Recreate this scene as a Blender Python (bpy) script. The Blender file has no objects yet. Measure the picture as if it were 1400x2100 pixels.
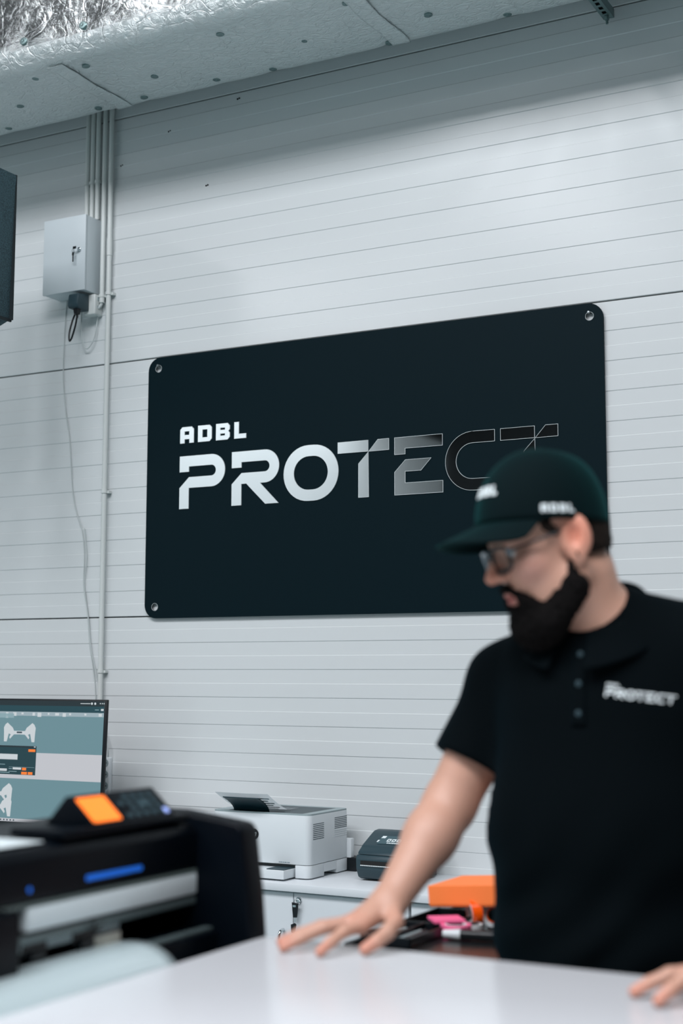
import bpy, bmesh, math, random
import numpy as np
from mathutils import Vector, Matrix, noise
from mathutils.bvhtree import BVHTree

random.seed(7)
SC = bpy.context.scene
COL = SC.collection

# ------------------------------------------------------------------ camera
YAW, PITCH, ROLL = 0.4968, 0.1137, 0.0019
_f = Vector((-math.sin(YAW)*math.cos(PITCH), math.cos(YAW)*math.cos(PITCH), math.sin(PITCH)))
_r = Vector((math.cos(YAW), math.sin(YAW), 0)); _u = _r.cross(_f)
_r2 = _r*math.cos(ROLL)+_u*math.sin(ROLL); _u2 = -_r*math.sin(ROLL)+_u*math.cos(ROLL)
cd = bpy.data.cameras.new('camera'); cam = bpy.data.objects.new('camera', cd); COL.objects.link(cam)
cam.matrix_world = Matrix(((_r2.x, _u2.x, -_f.x, 0.0), (_r2.y, _u2.y, -_f.y, -4.413), (_r2.z, _u2.z, -_f.z, 1.41), (0, 0, 0, 1)))
cd.sensor_fit = 'VERTICAL'; cd.sensor_height = 36; cd.sensor_width = 24; cd.lens = 50
cd.dof.use_dof = True; cd.dof.focus_distance = 4.85; cd.dof.aperture_fstop = 2.0
cd.clip_start = 0.05
SC.camera = cam

# ------------------------------------------------------------------ world, lights, exposure
wd = bpy.data.worlds.new('World'); SC.world = wd; wd.use_nodes = True
wd.node_tree.nodes['Background'].inputs[0].default_value = (0.35, 0.52, 0.56, 1)
wd.node_tree.nodes['Background'].inputs[1].default_value = 0.02
SC.view_settings.view_transform = 'Standard'; SC.view_settings.look = 'None'
SC.view_settings.gamma = 1; SC.view_settings.use_curve_mapping = False
SC.view_settings.exposure = -0.47
def lamp(x, y, z, sx, sy, watts, col=(0.95, 0.957, 1.0)):
    l = bpy.data.lights.new('ceiling_or_fill_lamp', 'AREA'); l.shape = 'RECTANGLE'; l.size = sx; l.size_y = sy
    l.energy = watts; l.color = col
    o = bpy.data.objects.new('ceiling_or_fill_lamp', l); COL.objects.link(o); o.location = (x, y, z); return o
for x in (-4.3, -3.1, -1.9, -0.7, 0.5, 1.7):      # main row of LED panels high over the hall
    lamp(x, -5.2, 6.3, 0.9, 2.2, 176)
lamp(-4.6, -8.0, 6.0, 1.2, 0.35, 70)  # extra unseen lamp added to lift the lower left of the wall
for x, z in ((-7.3, 5.7), (-6.3, 5.75), (-4.35, 5.8), (-3.8, 5.5), (-1.2, 5.75), (1.2, 5.75)):      # pendant panels further back
    lamp(x, -9.0, z, 0.45, 0.4, 26)
for y in (-7.6, -10.4):      # unseen lamps added to brighten the left wall for the mirrored letters
    lamp(-7.3, y, 5.2, 0.5, 1.5, 56)

# ------------------------------------------------------------------ materials
def lin(c):
    return tuple(((v/255)/12.92 if v/255 <= .04045 else ((v/255+.055)/1.055)**2.4) for v in c)+(1,)
MATS = {}
def P(name, c, rough=.5, metal=0, spec=.5, bump=None, var=None, emit=0, coat=0, trans=0, sheen=None):
    m = bpy.data.materials.new(name); m.use_nodes = True; nt = m.node_tree; b = nt.nodes['Principled BSDF']
    b.inputs['Base Color'].default_value = lin(c); b.inputs['Roughness'].default_value = rough
    b.inputs['Metallic'].default_value = metal; b.inputs['Specular IOR Level'].default_value = spec
    if coat: b.inputs['Coat Weight'].default_value = coat; b.inputs['Coat Roughness'].default_value = .06
    if sheen:
        b.inputs['Sheen Weight'].default_value = sheen[0]; b.inputs['Sheen Roughness'].default_value = .45; b.inputs['Sheen Tint'].default_value = lin(sheen[1])
    if trans: b.inputs['Transmission Weight'].default_value = trans
    if emit:
        b.inputs['Emission Color'].default_value = lin(c); b.inputs['Emission Strength'].default_value = emit
    if bump or var:
        tc = nt.nodes.new('ShaderNodeTexCoord')
    if bump:
        n = nt.nodes.new('ShaderNodeTexNoise'); n.inputs['Scale'].default_value = bump[0]; n.inputs['Detail'].default_value = 3
        nt.links.new(tc.outputs['Object'], n.inputs['Vector'])
        bp = nt.nodes.new('ShaderNodeBump'); bp.inputs['Strength'].default_value = bump[1]; bp.inputs['Distance'].default_value = bump[2] if len(bump) > 2 else .002
        nt.links.new(n.outputs['Fac'], bp.inputs['Height']); nt.links.new(bp.outputs['Normal'], b.inputs['Normal'])
    if var:
        n2 = nt.nodes.new('ShaderNodeTexNoise'); n2.inputs['Scale'].default_value = var[0]; n2.inputs['Detail'].default_value = 4
        nt.links.new(tc.outputs['Object'], n2.inputs['Vector'])
        r = nt.nodes.new('ShaderNodeValToRGB'); r.color_ramp.elements[0].position = .35; r.color_ramp.elements[1].position = .65
        k = var[1]; L = lin(c)
        r.color_ramp.elements[0].color = tuple(v*(1-k) for v in L[:3])+(1,); r.color_ramp.elements[1].color = tuple(min(1, v*(1+k)) for v in L[:3])+(1,)
        nt.links.new(n2.outputs['Fac'], r.inputs['Fac']); nt.links.new(r.outputs['Color'], b.inputs['Base Color'])
    MATS[name] = m; return m
P('wall_paint', (208, 213, 214), .2, 0, .5, bump=(2.2, .10, .004))
P('joint_dark', (40, 52, 56), .8)
P('white_wall', (215, 220, 220), .7)
P('dark_wall', (16, 22, 25), .8)
P('ceiling_paint', (16, 26, 30), .8)
P('floor_epoxy', (122, 146, 149), .35, 0, .5, var=(1.5, .05))
P('sign_black', (6, 25, 31), .5, 0, .07)
P('mirror', (226, 232, 234), .035, 1)
P('letter_edge', (196, 205, 206), .35)
P('nail', (150, 160, 162), .35, .8)
P('steel_white', (196, 206, 210), .38, 0, .5, bump=(300, .05, .0005))
P('conduit', (206, 212, 210), .4)
P('chrome', (205, 210, 212), .12, 1)
P('zinc', (128, 150, 150), .4, .85, bump=(60, .1, .001))
P('hole_black', (4, 8, 10), .7)
P('plastic_black', (10, 17, 22), .36, 0, .4)
P('plotter_black', (3, 8, 15), .4, 0, .10)
P('plastic_slate', (40, 62, 70), .45, 0, .4, bump=(400, .1, .0005))
P('plastic_white', (214, 221, 224), .42)
P('plastic_grey', (150, 165, 168), .5)
P('dark_flap', (20, 50, 58), .4)
P('table_white', (208, 211, 215), .24, 0, .4)
P('film_white', (174, 190, 193), .22, 0, .5)
P('rail_white', (204, 216, 219), .4)
P('rail_grey', (96, 112, 114), .35, .4)
P('rail_olive', (84, 98, 96), .5)
P('beige', (190, 190, 180), .6)
P('blue_print', (0, 122, 250), .4)
P('lcd_orange', (255, 122, 34), .4, emit=1.2)
P('lcd_blue', (150, 170, 235), .4, emit=.6)
P('button_grey', (34, 60, 68), .5)
P('melamine', (212, 218, 222), .4, 0, .4)
P('melamine_edge', (196, 203, 208), .45)
P('paper', (214, 221, 224), .7)
P('print_grey', (120, 138, 146), .8)
P('red_print', (196, 66, 56), .6)
P('orange_card', (255, 132, 62), .6)
P('orange_gloss', (255, 92, 10), .25)
P('pink_note', (242, 104, 152), .7)
P('pink_tape', (244, 110, 156), .5)
P('trolley_black', (16, 20, 22), .30, 0, .5)
P('cable_white', (186, 194, 194), .5)
P('white_ink', (226, 236, 238), .6)
P('foam', (62, 88, 96), .9, bump=(320, .6, .004), var=(260, .45))
P('foam_edge', (22, 34, 38), .8)
P('shirt', (2, 7, 10), .9, 0, .06, sheen=(.05, (40, 130, 160)), bump=(900, .25, .0006))
P('cap_fabric', (3, 16, 19), .85, 0, .08, sheen=(.2, (40, 170, 170)), bump=(700, .3, .0006))
P('trousers', (16, 18, 22), .9)
P('shoe_black', (10, 10, 12), .5)
P('beard_hair', (12, 10, 10), .85, 0, .12, bump=(260, 1, .004), var=(120, .5))
P('head_hair', (34, 27, 23), .85, 0, .15, bump=(260, 1, .003), var=(120, .5))
P('eye_white', (220, 215, 210), .2); P('eye_dark', (30, 24, 20), .2)
P('glass_frame', (22, 28, 32), .25, 0, .5); P('glass_frame_pale', (150, 164, 172), .2)
P('ear_plug', (40, 44, 46), .3, .6)
g = P('lens', (235, 240, 242), .0, trans=1); g.node_tree.nodes['Principled BSDF'].inputs['IOR'].default_value = 1.05
# monitor image colours (a lit screen)
for n, c in dict(scr_bg=(106, 141, 150), scr_bar=(16, 34, 40), scr_bar2=(14, 62, 72), scr_light=(196, 198, 204), scr_dlg=(14, 56, 64), scr_white=(205, 212, 216), scr_orange=(255, 128, 40), scr_shape=(158, 176, 184), scr_dark=(60, 74, 84), scr_line=(138, 168, 176)).items():
    m = P(n, c, .5, emit=1.27); m.node_tree.nodes['Principled BSDF'].inputs['Base Color'].default_value = (.004, .006, .007, 1)
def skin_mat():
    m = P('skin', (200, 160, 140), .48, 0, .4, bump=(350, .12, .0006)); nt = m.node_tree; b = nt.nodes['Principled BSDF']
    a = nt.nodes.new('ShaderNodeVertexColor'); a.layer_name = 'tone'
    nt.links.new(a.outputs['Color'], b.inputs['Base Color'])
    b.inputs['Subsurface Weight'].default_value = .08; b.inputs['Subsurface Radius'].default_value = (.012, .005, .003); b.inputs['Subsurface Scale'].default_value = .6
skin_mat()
def foil_mat(name, rough, metal, dist):
    m = P(name, (236, 243, 243), rough, metal); nt = m.node_tree; b = nt.nodes['Principled BSDF']
    tc = nt.nodes.new('ShaderNodeTexCoord'); mp = nt.nodes.new('ShaderNodeMapping'); mp.inputs['Scale'].default_value = (1, 1.6, 1)
    nt.links.new(tc.outputs['Object'], mp.inputs['Vector'])
    ds = nt.nodes.new('ShaderNodeTexNoise'); ds.inputs['Scale'].default_value = 5; ds.inputs['Detail'].default_value = 2
    nt.links.new(mp.outputs[0], ds.inputs['Vector'])
    mx = nt.nodes.new('ShaderNodeMix'); mx.data_type = 'VECTOR'; mx.inputs['Factor'].default_value = .22
    nt.links.new(mp.outputs[0], mx.inputs['A']); nt.links.new(ds.outputs['Color'], mx.inputs['B'])
    v = nt.nodes.new('ShaderNodeTexVoronoi'); v.feature = 'DISTANCE_TO_EDGE'; v.inputs['Scale'].default_value = 13
    nt.links.new(mx.outputs['Result'], v.inputs['Vector'])
    cr = nt.nodes.new('ShaderNodeValToRGB'); cr.color_ramp.elements[0].position = 0; cr.color_ramp.elements[1].position = .05
    nt.links.new(v.outputs['Distance'], cr.inputs['Fac'])
    n = nt.nodes.new('ShaderNodeTexNoise'); n.inputs['Scale'].default_value = 26; n.inputs['Detail'].default_value = 8; n.inputs['Roughness'].default_value = .62; n.inputs['Distortion'].default_value = 1.6
    nt.links.new(mp.outputs[0], n.inputs['Vector'])
    ad = nt.nodes.new('ShaderNodeMath'); ad.operation = 'MULTIPLY_ADD'; ad.inputs[1].default_value = .17
    nt.links.new(cr.outputs['Color'], ad.inputs[0]); nt.links.new(n.outputs['Fac'], ad.inputs[2])
    bp = nt.nodes.new('ShaderNodeBump'); bp.inputs['Strength'].default_value = .9; bp.inputs['Distance'].default_value = dist
    nt.links.new(ad.outputs[0], bp.inputs['Height']); nt.links.new(bp.outputs['Normal'], b.inputs['Normal'])
foil_mat('foil', .22, 1, .0022)
foil_mat('foil_matt', .33, .72, .012)
def sheet_mat():
    m = P('sheet_paper', (216, 223, 226), .7); nt = m.node_tree; b = nt.nodes['Principled BSDF']
    t = nt.nodes.new('ShaderNodeBsdfTranslucent'); t.inputs['Color'].default_value = lin((216, 223, 226)); mx = nt.nodes.new('ShaderNodeMixShader'); mx.inputs[0].default_value = .7
    out = nt.nodes['Material Output']; nt.links.new(b.outputs[0], mx.inputs[1]); nt.links.new(t.outputs[0], mx.inputs[2]); nt.links.new(mx.outputs[0], out.inputs['Surface'])
sheet_mat()

# ------------------------------------------------------------------ helpers
def link(o, parent=None):
    COL.objects.link(o)
    if parent is not None:
        o.parent = parent
        o.matrix_parent_inverse = world(parent).inverted()
    return o
def world(o):
    if o.parent: return world(o.parent) @ o.matrix_parent_inverse @ o.matrix_basis
    return o.matrix_basis.copy()
def tag(o, label, cat, group=None, kind=None):
    o['label'] = label; o['category'] = cat
    if group: o['group'] = group
    if kind: o['kind'] = kind
    return o
def thing(name, label, cat, loc=(0, 0, 0), group=None):
    o = bpy.data.objects.new(name, None); o.empty_display_size = .05; o.location = loc; COL.objects.link(o)
    return tag(o, label, cat, group)
class B:
    """collects shapes (world coordinates) for ONE mesh object"""
    def __init__(s): s.bm = bmesh.new(); s.mi = 0
    def _new(s, verts, faces, mat=None):
        vs = [s.bm.verts.new(v) for v in verts]
        for f in faces:
            try: q = s.bm.faces.new([vs[i] for i in f]); q.material_index = s.mi if mat is None else mat
            except ValueError: pass
        return vs
    def box(s, x0, x1, y0, y1, z0, z1, M=None, bev=0, seg=2):
        t = bmesh.new()
        v = [t.verts.new((x, y, z)) for z in (z0, z1) for y in (y0, y1) for x in (x0, x1)]
        for f in ((0, 2, 3, 1), (4, 5, 7, 6), (0, 1, 5, 4), (2, 6, 7, 3), (0, 4, 6, 2), (1, 3, 7, 5)): t.faces.new([v[i] for i in f])
        if bev: bmesh.ops.bevel(t, geom=t.edges[:], offset=bev, segments=seg, profile=.5, affect='EDGES')
        s._merge(t, M); return s
    def _merge(s, t, M=None):
        t.verts.index_update()
        s._new([(M @ v.co if M else v.co.copy()) for v in t.verts], [[v.index for v in f.verts] for f in t.faces]); t.free()
    def prism(s, poly, fn, a, b, bev=0, seg=2):
        """poly: 2-D outline; fn(u, v, w) -> point; extruded from w=a to w=b"""
        t = bmesh.new(); n = len(poly)
        A = [t.verts.new(fn(u, v, a)) for u, v in poly]; Bv = [t.verts.new(fn(u, v, b)) for u, v in poly]
        t.faces.new(A); t.faces.new(Bv[::-1])
        for i in range(n): t.faces.new((A[i], Bv[i], Bv[(i+1) % n], A[(i+1) % n]))
        bmesh.ops.recalc_face_normals(t, faces=t.faces[:])
        if bev: bmesh.ops.bevel(t, geom=t.edges[:], offset=bev, segments=seg, profile=.5, affect='EDGES')
        bmesh.ops.triangulate(t, faces=[f for f in t.faces if len(f.verts) > 4])
        s._merge(t); return s
    def cyl(s, p0, p1, r0, r1=None, n=20, cap=True):
        p0 = Vector(p0); p1 = Vector(p1); r1 = r0 if r1 is None else r1
        d = (p1-p0).normalized(); a = d.orthogonal().normalized(); b = d.cross(a)
        vs = [p0+(a*math.cos(t)+b*math.sin(t))*r0 for t in [2*math.pi*i/n for i in range(n)]]
        vs += [p1+(a*math.cos(t)+b*math.sin(t))*r1 for t in [2*math.pi*i/n for i in range(n)]]
        f = [(i, (i+1) % n, n+(i+1) % n, n+i) for i in range(n)]
        if cap: f += [tuple(range(n-1, -1, -1)), tuple(range(n, 2*n))]
        s._new(vs, f); return s
    def tube(s, pts, r, n=10, spline=True, sub=8):
        pts = [Vector(p) for p in pts]
        if spline and len(pts) > 2:
            q = []
            for i in range(len(pts)-1):
                p0 = pts[max(i-1, 0)]; p1 = pts[i]; p2 = pts[i+1]; p3 = pts[min(i+2, len(pts)-1)]
                for k in range(sub):
                    t = k/sub; q.append(.5*((2*p1)+(p2-p0)*t+(2*p0-5*p1+4*p2-p3)*t*t+(3*p1-p0-3*p2+p3)*t**3))
            q.append(pts[-1]); pts = q
        rings = []; a = None
        for i, p in enumerate(pts):
            d = (pts[min(i+1, len(pts)-1)]-pts[max(i-1, 0)]).normalized()
            a = d.orthogonal().normalized() if a is None else (a-d*a.dot(d)).normalized()
            b = d.cross(a); rr = r(i/(len(pts)-1)) if callable(r) else r
            rings.append([s.bm.verts.new(p+(a*math.cos(2*math.pi*k/n)+b*math.sin(2*math.pi*k/n))*rr) for k in range(n)])
        for A, C in zip(rings, rings[1:]):
            for k in range(n): s.bm.faces.new((A[k], A[(k+1) % n], C[(k+1) % n], C[k])).material_index = s.mi
        s.bm.faces.new(rings[0][::-1]).material_index = s.mi; s.bm.faces.new(rings[-1]).material_index = s.mi
        return s
    def grid(s, fn, nu, nv, thick=0):
        V = [[s.bm.verts.new(fn(i/nu, j/nv)) for j in range(nv+1)] for i in range(nu+1)]
        for i in range(nu):
            for j in range(nv): s.bm.faces.new((V[i][j], V[i+1][j], V[i+1][j+1], V[i][j+1])).material_index = s.mi
        return s
    def lathe(s, prof, c, axis=(0, 0, 1), n=24):
        d = Vector(axis).normalized(); a = d.orthogonal().normalized(); b = d.cross(a); c = Vector(c)
        R = [[s.bm.verts.new(c+d*h+(a*math.cos(2*math.pi*k/n)+b*math.sin(2*math.pi*k/n))*r) for k in range(n)] for r, h in prof]
        for A, C in zip(R, R[1:]):
            for k in range(n): s.bm.faces.new((A[k], A[(k+1) % n], C[(k+1) % n], C[k])).material_index = s.mi
        return s
    def obj(s, name, mat, parent=None, smooth=None, recalc=True, solid=0):
        if recalc: bmesh.ops.recalc_face_normals(s.bm, faces=s.bm.faces[:])
        me = bpy.data.meshes.new(name); s.bm.to_mesh(me); s.bm.free()
        for m in (mat if isinstance(mat, (list, tuple)) else [mat]): me.materials.append(MATS[m])
        o = bpy.data.objects.new(name, me); link(o, parent)
        if smooth == 'all':
            for p in me.polygons: p.use_smooth = True
        elif smooth is not None: shade_auto(me, smooth)
        if solid:
            md = o.modifiers.new('thick', 'SOLIDIFY'); md.thickness = solid; md.offset = 0
        return o
def shade_auto(me, ang=35):
    for p in me.polygons: p.use_smooth = True
    me.set_sharp_from_angle(angle=math.radians(ang))
def rounded(x0, x1, y0, y1, r, n=8):
    out = []
    for cx, cy, a0 in ((x1-r, y1-r, 0), (x0+r, y1-r, 90), (x0+r, y0+r, 180), (x1-r, y0+r, 270)):
        out += [(cx+r*math.cos(math.radians(a0+90*k/n)), cy+r*math.sin(math.radians(a0+90*k/n))) for k in range(n+1)]
    return out
def arc(cx, cy, r, a0, a1, n=14):
    return [(cx+r*math.cos(math.radians(a0+(a1-a0)*k/n)), cy+r*math.sin(math.radians(a0+(a1-a0)*k/n))) for k in range(n+1)]
def struct(o): o['kind'] = 'structure'; return o
XZ = lambda u, v, w: (u, w, v)       # outline in the wall plane, extruded along y
YZ = lambda u, v, w: (w, u, v)       # outline in the y-z plane, extruded along x

# ------------------------------------------------------------------ the room
XL, XR, YB, ZC = -8.3, 5.0, -14.0, 6.5
struct(B().box(XL-.2, XR+.2, YB-.2, .3, -.1, 0).obj('floor', 'floor_epoxy'))
struct(B().box(XL-.2, XR+.2, YB-.2, .3, ZC, ZC+.1).obj('ceiling', 'ceiling_paint'))
struct(B().box(XL-.2, XL, YB-.2, .3, 0, 4.7).obj('wall_left', 'white_wall'))
struct(B().box(XL-.2, XL+.02, YB-.2, .3, 4.7, ZC).obj('dark_reflection_band', 'dark_wall'))  # unseen dark band added so the duct's near side reflects dark
struct(B().box(XR, XR+.2, YB-.2, .3, 0, ZC).obj('wall_right', 'dark_wall'))
struct(B().box(XL, XR, YB-.2, YB, 0, ZC).obj('wall_front', 'dark_wall'))
wall = struct(B().box(XL, XR, .016, .3, 0, ZC).obj('wall_back', 'joint_dark'))
J = [0.0, .627, 1.627, 2.627, 3.627, 4.627, 5.627, ZC]
for za, zb in zip(J, J[1:]):
    g = .0022; prof = []; top = zb-g; bot = (za+g) if za > 0 else 0
    # micro-ribbed sandwich panel: 50 mm bands stepping out and in
    dz = .0025; dep = .0018; edges = []; k = 1
    while zb-.05*k > za+.03: edges.append(zb-.05*k); k += 1
    y = 0.0; prof = [(.014, top), (.0015, top), (0.0, top-.0015)]
    out = False
    for e in edges:
        y0 = -dep if out else 0.0; out = not out; y1 = -dep if out else 0.0
        prof += [(y0, e+dz/2), (y1, e-dz/2)]
    yl = -dep if out else 0.0
    prof += [(yl, bot+.0015), (yl+.0015, bot), (.014, bot)]
    b = B(); nx = 2; rows = []
    for (yy, zz) in prof: rows.append([b.bm.verts.new((XL+(XR-XL)*i/nx, yy, zz)) for i in range(nx+1)])
    for A, C in zip(rows, rows[1:]):
        for i in range(nx): b.bm.faces.new((A[i], C[i], C[i+1], A[i+1]))
    b.obj('wall_panel', 'wall_paint', wall)
# little surface marks on the panels
bb = B()
for x, z in ((-3.39, 3.43), (-3.16, 3.53), (-2.84, 3.60), (-2.98, 3.28)):
    bb.cyl((x-.008, -.0005, z), (x-.008, -.0028, z), .004, .003, 8).cyl((x, -.0005, z+.002), (x, -.0026, z+.002), .0035, .003, 8)
o = bb.obj('scuff', 'hole_black', wall)

# ------------------------------------------------------------------ sign
sg = thing('wall_sign', 'large black rounded sign board with mirrored lettering hung on white ribbed wall', 'sign', (-2.324, -.012, 2.12))
sx0, sx1, sz0, sz1, sy = -3.234, -1.414, 1.619, 2.6225, -.009
def plate():
    b = B(); bm = b.bm; holes = [(sx0+.047, sz1-.043), (sx1-.047, sz1-.043), (sx0+.047, sz0+.043), (sx1-.047, sz0+.043)]
    loops = [rounded(sx0, sx1, sz0, sz1, .052)]+[[(hx+.0138*math.cos(t), hz+.0138*math.sin(t)) for t in [2*math.pi*k/24 for k in range(24)]] for hx, hz in holes]
    E = []
    for L in loops:
        vs = [bm.verts.new((u, sy-.006, v)) for u, v in L]
        E += [bm.edges.new((vs[i], vs[(i+1) % len(vs)])) for i in range(len(vs))]
    r = bmesh.ops.triangle_fill(bm, use_beauty=True, use_dissolve=False, edges=E)
    ex = bmesh.ops.extrude_face_region(bm, geom=bm.faces[:])
    bmesh.ops.translate(bm, verts=[v for v in ex['geom'] if isinstance(v, bmesh.types.BMVert)], vec=(0, .006, 0))
    b.obj('sign_board', 'sign_black', sg)
    for i, (hx, hz) in enumerate(holes):
        nb = B(); nb.cyl((hx-.001, 0, hz+.0105), (hx-.001, -.021, hz+.0105), .0025, n=10).lathe([(.0001, -.0235), (.0042, -.023), (.0048, -.0215), (.0025, -.020)], (hx-.001, 0, hz+.0115), (0, 1, 0), 14)
        if i < 2: nb.obj('hanging_nail', 'nail', sg, smooth=40)
    for hx, hz in holes:
        rb = B(); rb.lathe([(.0136, sy-.0050), (.0139, sy-.0064), (.0146, sy-.0060)], (hx, 0, hz), (0, 1, 0), 24); rb.obj('hole_rim', 'letter_edge', sg, smooth='all')
plate()
def bowl(x, tail):
    cx = x+143.5; o = [(x, 209), (cx, 209)]+arc(cx, 147.7, 61.3, 90, -90, 22)
    return o+tail+[(x, 8), (x, 88), (x+43, 128), (cx, 128)]+arc(cx, 148, 20, -90, 90, 12)+[(x+43, 168), (x+43, 148), (x, 148)]
LET = {}
LET['P'] = [[bowl(50, [(93, 86.4), (93, 8)])], 50]
LET['R'] = [[bowl(284, [(408, 86.4), (487, 8), (430, 8), (348, 87), (327, 87), (327, 8)])], 284]
def stadium(cx, cy, hx, r, n=20): return arc(cx+hx, cy, r, 90, -90, n)+arc(cx-hx, cy, r, 270, 90, n)
OUT_O, IN_O = stadium(621, 109.5, 12, 101.5), stadium(621, 109.5, 9.5, 60.5)
def tee(x): return [[(x, 211), (x+122.4, 211), (x+122.4, 170), (x, 170)], [(x+204, 211), (x+160, 211), (x+123, 169.6), (x+204, 170)], [(x+123, 169.4), (x+83, 129), (x+83, 8), (x+124.5, 8)]]
EE = [[(956, 211), (1140, 211), (1140, 170), (998, 170), (998, 150), (956, 150)], [(956, 8), (1141, 8), (1141, 50), (998, 50), (998, 89), (1058, 89), (1098, 131), (998, 131), (956, 89)]]
CC = [[(1332, 211), (1251, 211)]+arc(1251, 109.5, 101.5, 90, 270, 26)+[(1332, 8), (1332, 49)]+arc(1251, 109.5, 60.5, 270, 90, 20)+[(1332, 170)]]
WORD = [('P', [bowl(50, [(93, 86.4), (93, 8)])], None), ('R', LET['R'][0], None), ('O', [OUT_O], IN_O), ('T', tee(731), None), ('E', EE, None), ('C', CC, None), ('T', tee(1352), None)]
r3 = 10
SMALL = [('A', [[(50, 258), (50, 311), (60, 321), (103, 321), (113, 311), (113, 258), (92, 258), (92, 273), (71, 273), (71, 258)]], [(71, 290), (91, 290), (91, 303), (71, 303)]),
         ('D', [[(131, 258), (131, 321), (184, 321), (194, 311), (194, 268), (184, 258)]], [(152, 275), (173, 275), (173, 304), (152, 304)]),
         ('B', [[(212, 258), (212, 321), (264, 321), (274, 311), (274, 297), (268, 290.5), (274, 284), (274, 268), (264, 258)]], [[(232, 297), (252, 297), (252, 304), (232, 304)], [(232, 275), (252, 275), (252, 282), (232, 282)]]),
         ('L', [[(293, 258), (293, 321), (314, 321), (314, 276), (346, 276), (346, 258)]], None)]
def inset(poly, d):
    n = len(poly); A = sum(poly[i][0]*poly[(i+1) % n][1]-poly[(i+1) % n][0]*poly[i][1] for i in range(n)); sgn = 1 if A > 0 else -1
    out = []
    for i in range(n):
        p = Vector(poly[i-1]); q = Vector(poly[i]); r = Vector(poly[(i+1) % n])
        e1 = (q-p).normalized() if (q-p).length > 1e-9 else Vector((1, 0)); e2 = (r-q).normalized() if (r-q).length > 1e-9 else e1
        n1 = Vector((-e1.y, e1.x))*sgn; n2 = Vector((-e2.y, e2.x))*sgn; m = n1+n2
        if m.length < 1e-6: m = n1
        m.normalize(); k = d/max(.45, m.dot(n1)); out.append(tuple(q+m*k))
    return out
def fill(bm, loops, y, mi, flip=False):
    E = []; rings = []
    for L in loops:
        vs = [bm.verts.new((u, y, v)) for u, v in L]; rings.append(vs)
        E += [bm.edges.new((vs[i], vs[(i+1) % len(vs)])) for i in range(len(vs))]
    before = set(bm.faces); bmesh.ops.triangle_fill(bm, use_beauty=True, edges=E)
    for f in set(bm.faces)-before: f.material_index = mi
    return rings
def letter(polys, holes, o2w, name, parent, mats, depth=.003, rim=1.3):
    """an acrylic letter: mirrored face with a pale cut edge all round"""
    b = B(); bm = b.bm
    holes = [] if holes is None else (holes if isinstance(holes[0], list) else [holes])
    for pi, poly in enumerate(polys):
        loops = [poly]+(holes if pi == 0 else [])
        ins = [inset(poly, rim)]+[inset(h, -rim) for h in (holes if pi == 0 else [])]
        R1 = fill(bm, ins, -depth, 0)
        for L, top in zip(loops, R1):
            n = len(L); e = [bm.verts.new((u, -depth, v)) for u, v in L]; w = [bm.verts.new((u, 0, v)) for u, v in L]
            for i in range(n):
                bm.faces.new((top[i], top[(i+1) % n], e[(i+1) % n], e[i])).material_index = 1
                bm.faces.new((e[i], e[(i+1) % n], w[(i+1) % n], w[i])).material_index = 1
    for v in bm.verts: v.co = Vector(o2w(v.co.x, v.co.y, v.co.z))
    bmesh.ops.remove_doubles(bm, verts=bm.verts[:], dist=1e-6)
    return b.obj(name, mats, parent)
for ch, polys, holes in WORD+SMALL:
    letter(polys, holes, lambda u, y, v: (-3.13+u*.001, sy-.006+y, 2.02+v*.001), 'letter', sg, ['mirror', 'letter_edge'], rim=1.3)

# ------------------------------------------------------------------ foil-wrapped air duct under the ceiling
DZ, DY0, DY1, DX0, DX1 = 3.612, -.10, -.60, XL+.3, 2.6
du = thing('air_duct', 'big rectangular air duct wrapped in crinkled silver foil under the ceiling', 'duct', (-2, -.36, DZ))
def duct_fn(x, prof_t):
    # cross-section: far side up, bottom, rounded near fold, near side up
    L = [(DY0, 4.30), (DY0, DZ+.02), (DY0-.015, DZ), (DY1+.06, DZ), (DY1+.02, DZ+.012), (DY1-.01, DZ+.04), (DY1-.02, DZ+.09), (DY1-.02, 4.30)]
    return L
def duct_mesh():
    b = B(); prof = [(DY0, 4.30), (DY0, 4.0), (DY0, DZ+.05)]
    prof += [(DY0-.03+.03*math.cos(math.radians(a)), DZ+.03+.03*math.sin(math.radians(a))) for a in (-20, -45, -70)]
    n = 26; prof += [(DY0-.04+(DY1+.07-DY0+.04)*i/n, DZ) for i in range(n+1)]
    prof += [(DY1+.06+.07*math.cos(math.radians(a)), DZ+.07+.07*math.sin(math.radians(a))) for a in (-100, -115, -130, -145, -160, -175)]
    prof += [(DY1-.012, DZ+.10+.6*i/24) for i in range(25)]
    NX = 420; rows = []
    for i in range(NX+1):
        x = DX0+(DX1-DX0)*i/NX; row = []
        for j, (y, z) in enumerate(prof):
            a = noise.fractal(Vector((x*2.2, y*4+z*3, 3.1)), 1.0, 2.0, 4)
            w = noise.noise(Vector((x*14, y*22, z*14)))
            d = .006*a+.0022*w
            if DY1-.02 < y < DY0-.02 and z < DZ+.05: z2 = z+d; y2 = y+.3*d
            else: y2 = y+d*.8; z2 = z+.2*d
            for cx in CLIPX:                      # the padding is drawn in around each fixing pin
                r2 = (x-cx[0])**2+(y-cx[1])**2+(z-cx[2])**2
                if r2 < .012: q = .006*math.exp(-r2/.0016); (z2, y2) = (z2+q, y2) if cx[2] <= DZ+.001 else (z2, y2+q)
            row.append(b.bm.verts.new((x, y2, z2)))
        rows.append(row)
    for A, C in zip(rows, rows[1:]):
        for j in range(len(prof)-1): b.bm.faces.new((A[j], A[j+1], C[j+1], C[j])).material_index = 0 if j >= len(prof)-26 else 1
    return b
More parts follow.
